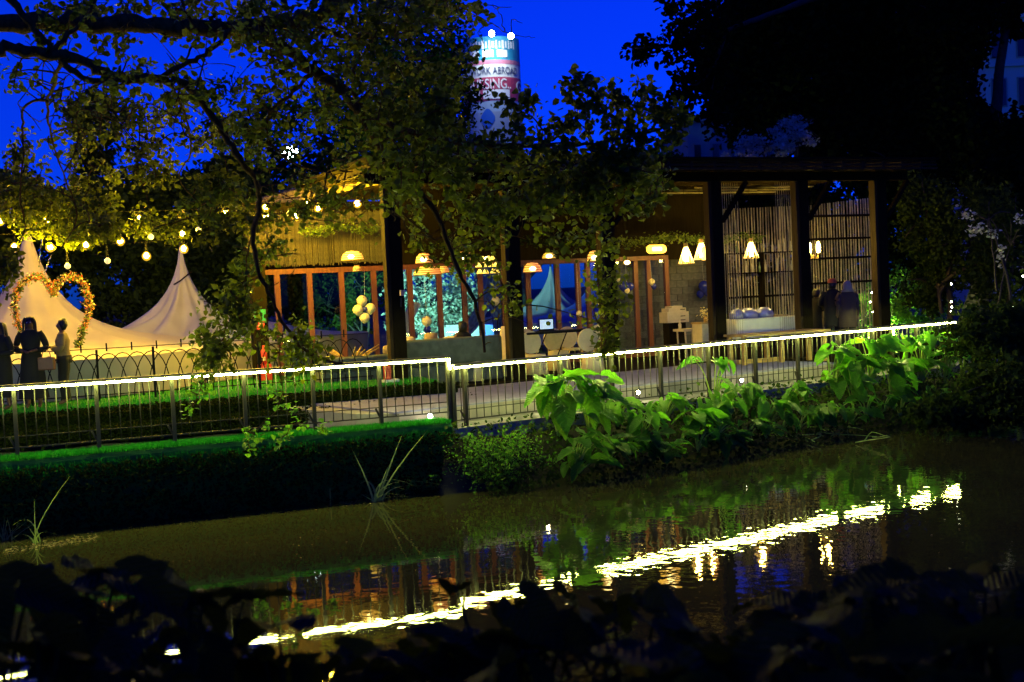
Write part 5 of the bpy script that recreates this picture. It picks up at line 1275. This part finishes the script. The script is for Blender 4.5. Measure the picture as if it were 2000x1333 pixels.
def bg_tree(name, label, base, blobs, trunk_r, m='leaf_dark', size=.22, limbs=True, cat='tree', group=None, shell=.45):
    t = thing(name, label, cat, base, group); b = MB(); base = Vector(base); pts = []
    topb = max(blobs, key=lambda q: q[0].z)
    limb(b, [base - Vector((0, 0, .4)), base.lerp(topb[0], .5) + Vector((rng.normal(0, .2), 0, 0)), topb[0]], trunk_r, trunk_r * .2, 8)
    for c, r, n in blobs:
        c = Vector(c)
        if limbs:
            s0 = base.lerp(topb[0], rng.uniform(.3, .7)); limb(b, [s0, s0.lerp(c, .5) + Vector((0, 0, .3)), c], trunk_r * .45, trunk_r * .08, 6)
            for _ in range(7):
                d = Vector(rng.normal(0, 1, 3)).normalized(); e_ = c + Vector((d.x * r[0], d.y * r[1], d.z * r[2])) * .9
                limb(b, [c, c.lerp(e_, .5) + Vector((0, 0, .1)), e_], trunk_r * .12, .012, 4, sub=3)
        pts.append(blob(c, r, n, shell))
    b.build('trunk', M['bark_dark'], t, True)
    foliage('crown', np.concatenate(pts), size, M[m], t); return t
def B(px, py, D, rx, ry, n, ryd=None):
    c = P(px, py, D); s = D / FPX; return (c, (rx * s, (ryd or (rx + ry) / 2) * s, ry * s), n)
def base_at(px, D, z=.93): p = P(px, 600, D); return (p.x, p.y, z)
# behind the lawn, left
bg_tree('shade_tree', 'dark tree with a ragged crown behind the pink marquee', base_at(20, 39), [B(10, 420, 39, 90, 90, 2600), B(-60, 520, 39, 110, 120, 2200), B(90, 480, 39, 90, 90, 2600)], .3)
bg_tree('cypress', 'narrow dark conifer standing against the sky at the left', base_at(182, 46), [B(180, 215, 46, 48, 40, 1800), B(185, 290, 46, 40, 60, 1600), B(195, 360, 46, 50, 70, 1800)], .25, size=.16)
bg_tree('shade_tree', 'broad dark tree between the two marquee peaks', base_at(250, 40), [B(210, 440, 40, 120, 90, 4800), B(330, 410, 40, 100, 60, 3800), B(290, 530, 39, 160, 90, 4200)], .35)
bg_tree('shade_tree', 'olive-lit tree behind the white marquee peak', base_at(430, 40), [B(430, 440, 40, 110, 110, 4600), B(500, 520, 40, 110, 90, 3600), B(400, 560, 39, 130, 80, 3600), B(440, 360, 42, 90, 50, 1800)], .3)
bg_tree('shrub', 'low loose shrubs between the heart arch and the white marquee', base_at(240, 38, 1.5), [B(240, 610, 38, 75, 45, 1500), B(320, 600, 39, 60, 60, 1200), B(190, 600, 39, 50, 60, 900)], .06, m='leaf_dark', size=.13, cat='shrub')
bg_tree('tall_tree', 'tall dark tree with fine twigs behind the pavilion left roof', base_at(560, 52), [B(470, 230, 52, 70, 100, 1300), B(620, 260, 52, 120, 90, 2600), B(560, 370, 52, 140, 60, 2800), B(720, 180, 53, 110, 110, 3000)], .4, size=.2)
bg_tree('tall_tree', 'tallest dark tree rising left of the round tower', base_at(830, 56), [B(800, 60, 56, 120, 120, 6500), B(840, 190, 56, 100, 90, 4200), B(770, 290, 56, 130, 70, 4200), B(880, 290, 56, 80, 70, 2600)], .5, size=.2)
bg_tree('small_tree', 'low dark tree masking the foot of the round tower', base_at(1050, 45), [B(950, 330, 45, 90, 50, 2200), B(1090, 325, 45, 110, 38, 2600), B(1240, 322, 45, 110, 30, 2200)], .25, size=.16)
# teal-lit shrubs behind the glass
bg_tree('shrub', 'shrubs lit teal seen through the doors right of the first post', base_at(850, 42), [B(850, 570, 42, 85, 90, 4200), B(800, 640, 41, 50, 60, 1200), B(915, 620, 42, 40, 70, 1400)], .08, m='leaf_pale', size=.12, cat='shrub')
bg_tree('shrub', 'shrub with one bright white gap behind the balloon flower', base_at(700, 41), [B(705, 560, 41, 45, 60, 1100), B(640, 600, 42, 60, 90, 1500), B(570, 590, 42, 50, 80, 1200)], .08, m='leaf_dark', size=.12, cat='shrub')
# right-hand mass
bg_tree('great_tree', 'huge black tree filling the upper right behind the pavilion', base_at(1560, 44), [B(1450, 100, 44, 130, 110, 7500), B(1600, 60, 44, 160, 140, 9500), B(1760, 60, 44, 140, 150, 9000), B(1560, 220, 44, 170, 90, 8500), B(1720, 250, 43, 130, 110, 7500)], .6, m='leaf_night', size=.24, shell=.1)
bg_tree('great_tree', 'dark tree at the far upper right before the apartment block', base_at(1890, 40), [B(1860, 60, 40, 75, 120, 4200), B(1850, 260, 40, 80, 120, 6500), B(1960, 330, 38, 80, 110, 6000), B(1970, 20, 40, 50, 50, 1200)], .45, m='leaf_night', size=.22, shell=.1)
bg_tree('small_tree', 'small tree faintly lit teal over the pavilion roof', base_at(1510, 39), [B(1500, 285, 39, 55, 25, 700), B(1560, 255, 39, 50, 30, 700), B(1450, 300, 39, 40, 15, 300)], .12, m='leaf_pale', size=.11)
t = thing('tree_branch', 'leafy branch of the black tree hanging into the sky at top centre-right', 'branch', P(1420, 60, 32)); b = MB(); nd = []
nd += limb(b, px_path([(1640, -20, 33), (1500, 30, 32.6), (1420, 60, 32.3), (1350, 80, 32), (1290, 92, 31.8), (1225, 92, 31.6)]), .09, .02, 7)
nd += limb(b, px_path([(1420, 60, 32.3), (1400, 120, 32.2), (1370, 160, 32), (1330, 170, 31.8)]), .05, .015, 6)
nd += limb(b, px_path([(1400, 120, 32.2), (1390, 180, 32), (1395, 215, 32)]), .03, .01, 6) + limb(b, px_path([(1350, 80, 32), (1320, 30, 32), (1310, -20, 32)]), .03, .012, 6)
tq = [P(x + rng.normal(0, 6), y + rng.normal(0, 5), 32 + rng.normal(0, .3)) for x, y in ((1225, 95), (1245, 95), (1260, 100), (1255, 85), (1275, 90), (1290, 80), (1300, 95), (1310, 65), (1325, 55), (1340, 60), (1335, 80), (1350, 90), (1320, 30), (1340, 25), (1310, 10), (1360, 40), (1380, 60),
      (1320, 160), (1335, 150), (1350, 160), (1345, 175), (1365, 150), (1380, 170), (1310, 180), (1330, 190), (1390, 120), (1400, 140), (1370, 130), (1400, 90), (1390, 200), (1380, 215), (1410, 190), (1400, 230), (1425, 160), (1430, 100), (1440, 60), (1400, 40), (1370, 10), (1355, 100), (1365, 110), (1420, 215), (1335, 215), (1320, 225), (1430, 20), (1400, 0))]
pp_ = clusters(b, nd, tq, 22, .14, .012); b.build('wood', M['bark_dark'], t, True); foliage('leaves', pp_, .19, M['leaf_night'], t)
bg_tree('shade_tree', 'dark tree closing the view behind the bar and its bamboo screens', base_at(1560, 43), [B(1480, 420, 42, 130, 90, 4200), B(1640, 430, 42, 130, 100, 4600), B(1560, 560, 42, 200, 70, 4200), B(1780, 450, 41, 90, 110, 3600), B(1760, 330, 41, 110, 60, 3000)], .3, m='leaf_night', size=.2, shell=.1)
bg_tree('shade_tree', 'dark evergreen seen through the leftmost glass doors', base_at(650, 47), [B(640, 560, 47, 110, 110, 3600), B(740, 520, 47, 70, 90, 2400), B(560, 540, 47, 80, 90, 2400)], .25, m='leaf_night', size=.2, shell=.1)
# bushes on the right bank
bg_tree('bush', 'dark bushy wall right of the last pavilion post', base_at(1850, 33), [B(1810, 430, 34, 60, 90, 2600), B(1900, 470, 33, 80, 110, 4200), B(1980, 520, 31, 70, 150, 4200), B(1820, 560, 34, 55, 50, 1800)], .15, m='leaf_dark', size=.13, cat='bush', shell=.2)
bg_tree('flowering_bush', 'bush with pale grey blossoms at the right edge', base_at(1960, 29), [B(1930, 430, 29, 60, 40, 110), B(1975, 480, 29, 40, 60, 90)], .07, m='leaf_pale', size=.09, cat='bush')
bg_tree('bush', 'small yellow-green lit bush behind the end of the right railing', base_at(1730, 36), [B(1800, 600, 36, 60, 45, 2200), B(1690, 620, 37, 60, 50, 2200), B(1750, 560, 37, 60, 40, 1000)], .05, m='leaf_small', size=.09, cat='bush')
bg_tree('bush', 'dark undergrowth on the bank at the far right', base_at(1960, 24.5, .6), [B(1950, 650, 25, 110, 60, 3800), B(1980, 760, 24, 110, 70, 3800), B(1870, 800, 24.5, 110, 36, 2600)], .05, m='leaf_dark', size=.12, cat='bush', shell=.2)
# fairy lights at the far right
ft = thing('fairy_lights', 'short chain of tiny warm lights hung by the end of the right railing', 'string lights', P(1858, 560, 29))
fp_ = [(1858, 555), (1858, 590), (1859, 600), (1858, 608), (1703, 572), (1706, 580), (1700, 590), (1705, 610), (1978, 600), (1980, 618), (1998, 540), (1960, 640), (1985, 645)]
for x, y in fp_: b = MB(); b.ball(P(x, y, 29.3 if x > 1750 else 34.5), .02, n=6, m=4); b.build('light', M['fairy'], ft)
b = MB(); b.tube([P(1858, 540, 29.3), P(1858, 612, 29.3)], .004, 4); b.build('wire', M['iron'], ft)

# ================================================================== plants along the banks
def taro_leaf_mesh(mt, seed):
    droop = (.32, .10, .2, .45, .05, .26)[seed]
    """arrow-heart leaf: raised midrib, side veins folded in, drooping tip, two rear lobes"""
    r = np.random.default_rng(seed); b = MB(); NR_, NT = 9, 6
    vs = []; 
    def width(t):                                   # t from the notch (-.35) to the tip (1)
        if t < 0: return .36 * math.sqrt(max(0, 1 - (t / .42) ** 2)) 
        return .36 * (1 - t) ** .62 * (1 + .9 * t * (1 - t)) * (1 - .10 * (math.sin(t * 23 + seed * 2) > .75) * (seed > 2))
    ts = [-.38, -.3, -.2, -.1, 0, .12, .25, .38, .5, .62, .74, .85, .94, 1.0]
    for i, t_ in enumerate(ts):
        w_ = width(t_) + 1e-3
        for j in range(-4, 5):
            s_ = j / 4; x = s_ * w_; y = t_
            if t_ < 0: x = math.copysign(max(abs(x), -t_ * .25), s_ if s_ else 1) if j else 0
            if t_ < 0 and j == 0: y = 0.0
            ripple = .028 * math.sin(t_ * 16 + abs(s_) * 3 + seed) * abs(s_)
            z = .10 * abs(s_) ** 1.3 * w_ / .36 + ripple - droop * max(0, t_) ** 2 - .18 * max(0, -t_) + (-.02 if i % 2 and j % 2 else 0)
            vs.append((x, y, z))
    n = 9; fs = []
    for i in range(len(ts) - 1):
        for j in range(8):
            if ts[i] < -.01 and j in (3, 4) and ts[i + 1] < .01: continue
            fs.append((i * n + j, i * n + j + 1, (i + 1) * n + j + 1, (i + 1) * n + j))
    b.add(vs, fs)
    return b.mesh('leaf', mt, True)
leafs = {k: [taro_leaf_mesh(M[k], s) for s in range(6)] for k in ('leaf_taro', 'leaf_near')}
def taro(label, base, n, hmin, hmax, lsize, mt, spread=.5, toward=None, group=None, cat='plant'):
    t = thing('taro_plant', label, cat, base, group); base = Vector(base); st = MB()
    for k in range(n):
        a = rng.uniform(0, 2 * math.pi) if toward is None else math.atan2(toward[1], toward[0]) + rng.normal(0, 1.0)
        h = rng.uniform(hmin, hmax) if k % 3 else hmax * rng.uniform(.85, 1.0); out = spread * rng.uniform(.35, 1); tip = base + Vector((math.cos(a) * out, math.sin(a) * out, h))
        st.tube(catmull([base, base.lerp(tip, .5) + Vector((0, 0, h * .2)), tip], 4), [.018, .016, .015, .014, .012, .011, .009, .008, .007], 5)
        s_ = lsize * rng.uniform(.65, 1.15); yaw = a - math.pi / 2 + rng.normal(0, .5)
        Mx = Matrix.Translation(tip) @ Matrix.Rotation(yaw, 4, 'Z') @ Matrix.Rotation(-rng.uniform(-.15, .95), 4, 'X') @ Matrix.Rotation(rng.normal(0, .35), 4, 'Y') @ Matrix.Diagonal((s_ * rng.uniform(.85, 1.15), s_, s_, 1))
        inst('leaf', leafs[mt][int(rng.integers(0, 6))], t, Mx)
    st.build('stems', M['reed'] if mt == 'leaf_taro' else M['leaf_near'], t, True); return t
R2 = (NR * -1)
def bank(a, d): z = max(-.05, min(.9, .95 * (1 + (d + .1) / 1.35))); return RP(a, d, z)
spots = [(1090, -.55, 1.15, .42, 13, 'taro clump with the brightest leaves, standing over the path light'), (1150, -.6, 1.05, .36, 12, 'taro clump just right of the brightest leaves'), (1120, -1.35, .75, .3, 8, 'taro with one large leaf touching its reflection in the water'),
         (1205, -.5, .75, .3, 11, None), (1250, -.9, .8, .3, 10, None), (1300, -.5, .7, .3, 11, None), (1345, -.9, .7, .32, 10, None), (1395, -.35, 1.0, .26, 7, 'slim taro whose two pale leaves rise above the rest by a post'), (1400, -.8, .75, .32, 11, None),
         (1450, -.5, .72, .32, 11, None), (1500, -.9, .7, .32, 10, None), (1545, -.6, .68, .3, 9, None), (1580, -1.0, .5, .28, 8, None), (1625, -.45, 1.1, .34, 13, 'broad taro clump lit bright green at the right end of the path'), (1665, -.8, 1.0, .34, 12, 'taro clump leaning to the water below the right end of the path'),
         (1700, -.4, 1.15, .4, 12, None), (1740, -.8, .9, .4, 12, None), (1770, -.35, 1.1, .4, 10, None), (1800, -.4, 1.05, .4, 12, None), (1845, -.6, 1.0, .4, 9, None), (1180, -1.2, .55, .28, 8, None), (1290, -1.3, .5, .26, 8, None), (1420, -1.3, .5, .26, 8, None), (1880, -.4, 1.1, .34, 9, None), (1930, -.9, 1.0, .34, 9, None), (1985, -.6, 1.1, .34, 9, None)]
for px, d, h, ls, n, lab in spots:
    a = on_line(RP(0, d), UR, px, .8); p = bank(a, d)
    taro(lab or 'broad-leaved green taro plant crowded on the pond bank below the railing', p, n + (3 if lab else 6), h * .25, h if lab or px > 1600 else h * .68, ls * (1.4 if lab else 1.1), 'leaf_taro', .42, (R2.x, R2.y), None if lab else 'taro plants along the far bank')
for k in range(26):
    px = 1130 + k * 33; d = -1.0 - .35 * rng.uniform(); a = on_line(RP(0, d), UR, px, .4); p = bank(a, d)
    taro('small low taro plant in shade at the foot of the far bank by the water', p, 7, .12, rng.uniform(.25, .5), .27, 'leaf_taro', .35, (R2.x, R2.y), 'small taro plants at the foot of the far bank')
# undergrowth and the small-leaved bush at the corner
a = on_line(RP(0, -.8), UR, 985, .6)
bb_ = thing('leafy_bush', 'bright small-leaved bush at the corner where the railing steps down', 'bush', RP(a, -.8, 0))
st = MB()
tips = [RP(a + rng.normal(-.1, .5), -.8 + rng.normal(0, .28), rng.uniform(.1, 1.0)) for _ in range(110)] + [RP(rng.uniform(-.35, .35), -.15 - .5 * rng.uniform(), rng.uniform(.05, .95)) for _ in range(40)]
pts = []
for q in tips:
    s0 = RP(a + rng.normal(0, .2), -.8, -.05); mm_ = s0.lerp(q, .5) + Vector((0, 0, .1)); st.tube([s0, mm_, q], [.008, .006, .003], 4)
    for _ in range(26): pts.append((mm_.lerp(q, rng.uniform()) + Vector(rng.normal(0, .06, 3)))[:])
st.build('stems', M['bark_dark'], bb_); foliage('leaf_cover', pts, .05, M['leaf_small'], bb_)
pts = []
for _ in range(7000):
    aa = rng.uniform(-.4, LR + 3); d = -rng.uniform(.1, 1.55); q = bank(aa, d); pts.append((q.x, q.y, q.z + abs(rng.normal(0, .12))))
o = foliage('ground_cover', pts, .085, M['leaf_dark']); tag(o, 'tangled low leaves covering the bank under the taro', 'ground cover')
pts = []
for _ in range(9000):
    aa = rng.uniform(-3.5, LL - .1); z = rng.uniform(0, 1.0); q = LP(aa, -.47 - .1 * rng.uniform() - .05 * (1 - z), z); pts.append(q[:])
o = foliage('ground_cover', pts, .06, M['leaf_night']); tag(o, 'dark creeper covering the steep left bank above the water', 'creeper')
# reeds
def reeds(label, base, blades, w=.02):
    t = thing('reed_clump', label, 'reeds', base); base = Vector(base)
    for (dx, dy, h, bend) in blades:
        b = MB(); p0 = base + Vector((rng.normal(0, .05), rng.normal(0, .05), -.05)); vs = []
        for i in range(11):
            s_ = i / 10; q = p0 + Vector((dx * (s_ ** (1 + bend)), dy * s_, h * (s_ if bend < .6 else math.sin(min(1, s_ * 1.0) * math.pi * .75) / .95)))
            ww_ = w * (1 - s_ ** 2) + .001; vs += [q + Vector((-ww_ / 2, 0, 0)), q + Vector((0, -ww_ * .3, 0)), q + Vector((ww_ / 2, 0, 0))]
        b.add(vs, [(i * 3 + j, i * 3 + j + 1, i * 3 + j + 4, i * 3 + j + 3) for i in range(10) for j in (0, 1)]); b.build('blade', M['reed'], t, True)
q = G(735, 979, 0)
reeds('clump of long arching reeds at the edge of the water', q, [(.85, 0, 1.15, .3), (.45, .1, 1.1, .1), (1.2, -.1, .35, 1.0), (.7, -.2, .38, 1.0), (-.3, 0, .9, .4), (.25, 0, .62, .2), (-.35, .1, .35, .8), (.9, -.2, .12, 1.0), (.6, -.3, .18, .9), (-.25, -.1, .2, .3), (1.0, .1, .25, 1.0), (.5, -.1, .25, .9)], .034)
q = G(70, 1062, 0)
reeds('pair of upright reeds at the left edge of the pond', q, [(.6, 0, 1.0, .5), (.02, 0, .68, 0), (-.15, 0, .3, .3), (.4, -.1, .22, 1), (-.35, 0, .18, .8), (-.45, .1, .35, .6)])
q = G(645, 985, 0); b = MB(); b.tube([q + Vector((0, 0, -.1)), q + Vector((.01, 0, .25))], [.014, .007], 6); tag(b.build('reed_stub', M['reed']), 'single short stalk sticking out of the water', 'reed')
q = G(10, 1055, 0); reeds('bright grassy tuft at the extreme left of the pond edge', q, [(rng.normal(0, .2), rng.normal(0, .1), rng.uniform(.2, .4), .4) for _ in range(16)], .015)
# floating leaves
def drift(label, spec, size, n):
    pts = []
    for _ in range(n):
        x0, y0, x1, y1, wd = spec; s_ = rng.uniform(); q = G(x0 + (x1 - x0) * s_, y0 + (y1 - y0) * s_ + rng.normal(0, wd), 0.004); pts.append((q.x, q.y, .008))
    o = foliage('floating_leaves', pts, size, M['leaf_fall'], droop=0.0); 
    tag(o, label, 'fallen leaves', kind='stuff'); o.data.transform(Matrix.Identity(4))
    n_ = len(o.data.vertices); co = np.zeros(n_ * 3); o.data.vertices.foreach_get('co', co); co = co.reshape(-1, 3); co[:, 2] = .006 + np.clip(co[:, 2] - .008, -.1, .1) * .12 + .004; o.data.vertices.foreach_set('co', co.reshape(-1))
drift('line of fallen leaves afloat beside the small-leaved bush', (905, 945, 1045, 933, 2.5), .05, 260)
drift('fallen leaves caught round the arching reeds', (665, 982, 820, 960, 5), .045, 200)
drift('fallen leaves along the left edge of the pond', (10, 1078, 190, 1050, 4), .05, 260)
drift('few scattered leaves floating along the calm water edge', (200, 1040, 640, 985, 6), .03, 26)
pts = [G(rng.uniform(150, 1900), rng.uniform(960, 1120), .004) for _ in range(120)]
o = foliage('floating_leaves', [(q.x, q.y, .008) for q in pts if shore_d(q.x, q.y)[1] < -1.7], .035, M['leaf_fall'], droop=0.0); tag(o, 'single fallen leaves scattered over the open water', 'fallen leaves', kind='stuff')
co = np.zeros(len(o.data.vertices) * 3); o.data.vertices.foreach_get('co', co); co = co.reshape(-1, 3); co[:, 2] = .01 + np.clip(co[:, 2] - .008, -.1, .1) * .1; o.data.vertices.foreach_set('co', co.reshape(-1))
# dead branch at the right bank
b = MB()
for k in range(9):
    q = G(1560 + k * 16, 858 + rng.normal(0, 5), 0.03); limb(b, [q, q + Vector((rng.uniform(-.5, .5), rng.normal(0, .3), rng.uniform(.02, .2))), q + Vector((rng.uniform(-1, 1), rng.normal(0, .4), rng.uniform(0, .15)))], .012, .005, 5, sub=3)
tag(b.build('dead_branch', M['reed']), 'tangle of pale dead branches at the foot of the right bank', 'branch')

# near bank: dark broad leaves between the camera and the water
near_spots = [(-60, 1075, 5.2), (100, 1062, 5.6), (180, 1075, 5.4), (350, 1130, 4.9), (430, 1180, 5.2), (560, 1190, 5.0), (640, 1180, 5.4), (790, 1190, 5.0), (870, 1185, 5.4), (985, 1125, 5.3), (1110, 1190, 5.4), (1200, 1140, 5.5), (1290, 1165, 5.0),
              (1400, 1180, 5.4), (1560, 1180, 5.2), (1640, 1150, 5.0), (1730, 1130, 5.4), (1820, 1085, 4.8), (1900, 1110, 5.4), (1990, 1090, 5.0), (2080, 1080, 5.0),
              (60, 1230, 3.9), (270, 1270, 3.7), (650, 1320, 3.7), (900, 1300, 3.6), (1180, 1280, 3.6), (1480, 1270, 3.6), (1760, 1240, 3.6), (1960, 1230, 3.7)]
near_spots = [(x, y + (34 if 200 < x < 1500 else 18), d) for x, y, d in near_spots]
for i, (px, py, D) in enumerate(near_spots):
    top = P(px, py, D); gz_ = ground_z(top.x, top.y); h = max(.35, top.z - gz_)
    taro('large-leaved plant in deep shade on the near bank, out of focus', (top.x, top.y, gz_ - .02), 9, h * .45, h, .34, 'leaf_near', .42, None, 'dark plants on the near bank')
pts = []
for _ in range(9000):
    x = rng.uniform(-3.6, 3.6); y = rng.uniform(2.2, 7.2); pts.append((x, y, ground_z(x, y) + abs(rng.normal(0, .10))))
o = foliage('ground_cover', pts, .08, M['leaf_night']); tag(o, 'dark low leaves carpeting the near bank', 'ground cover')
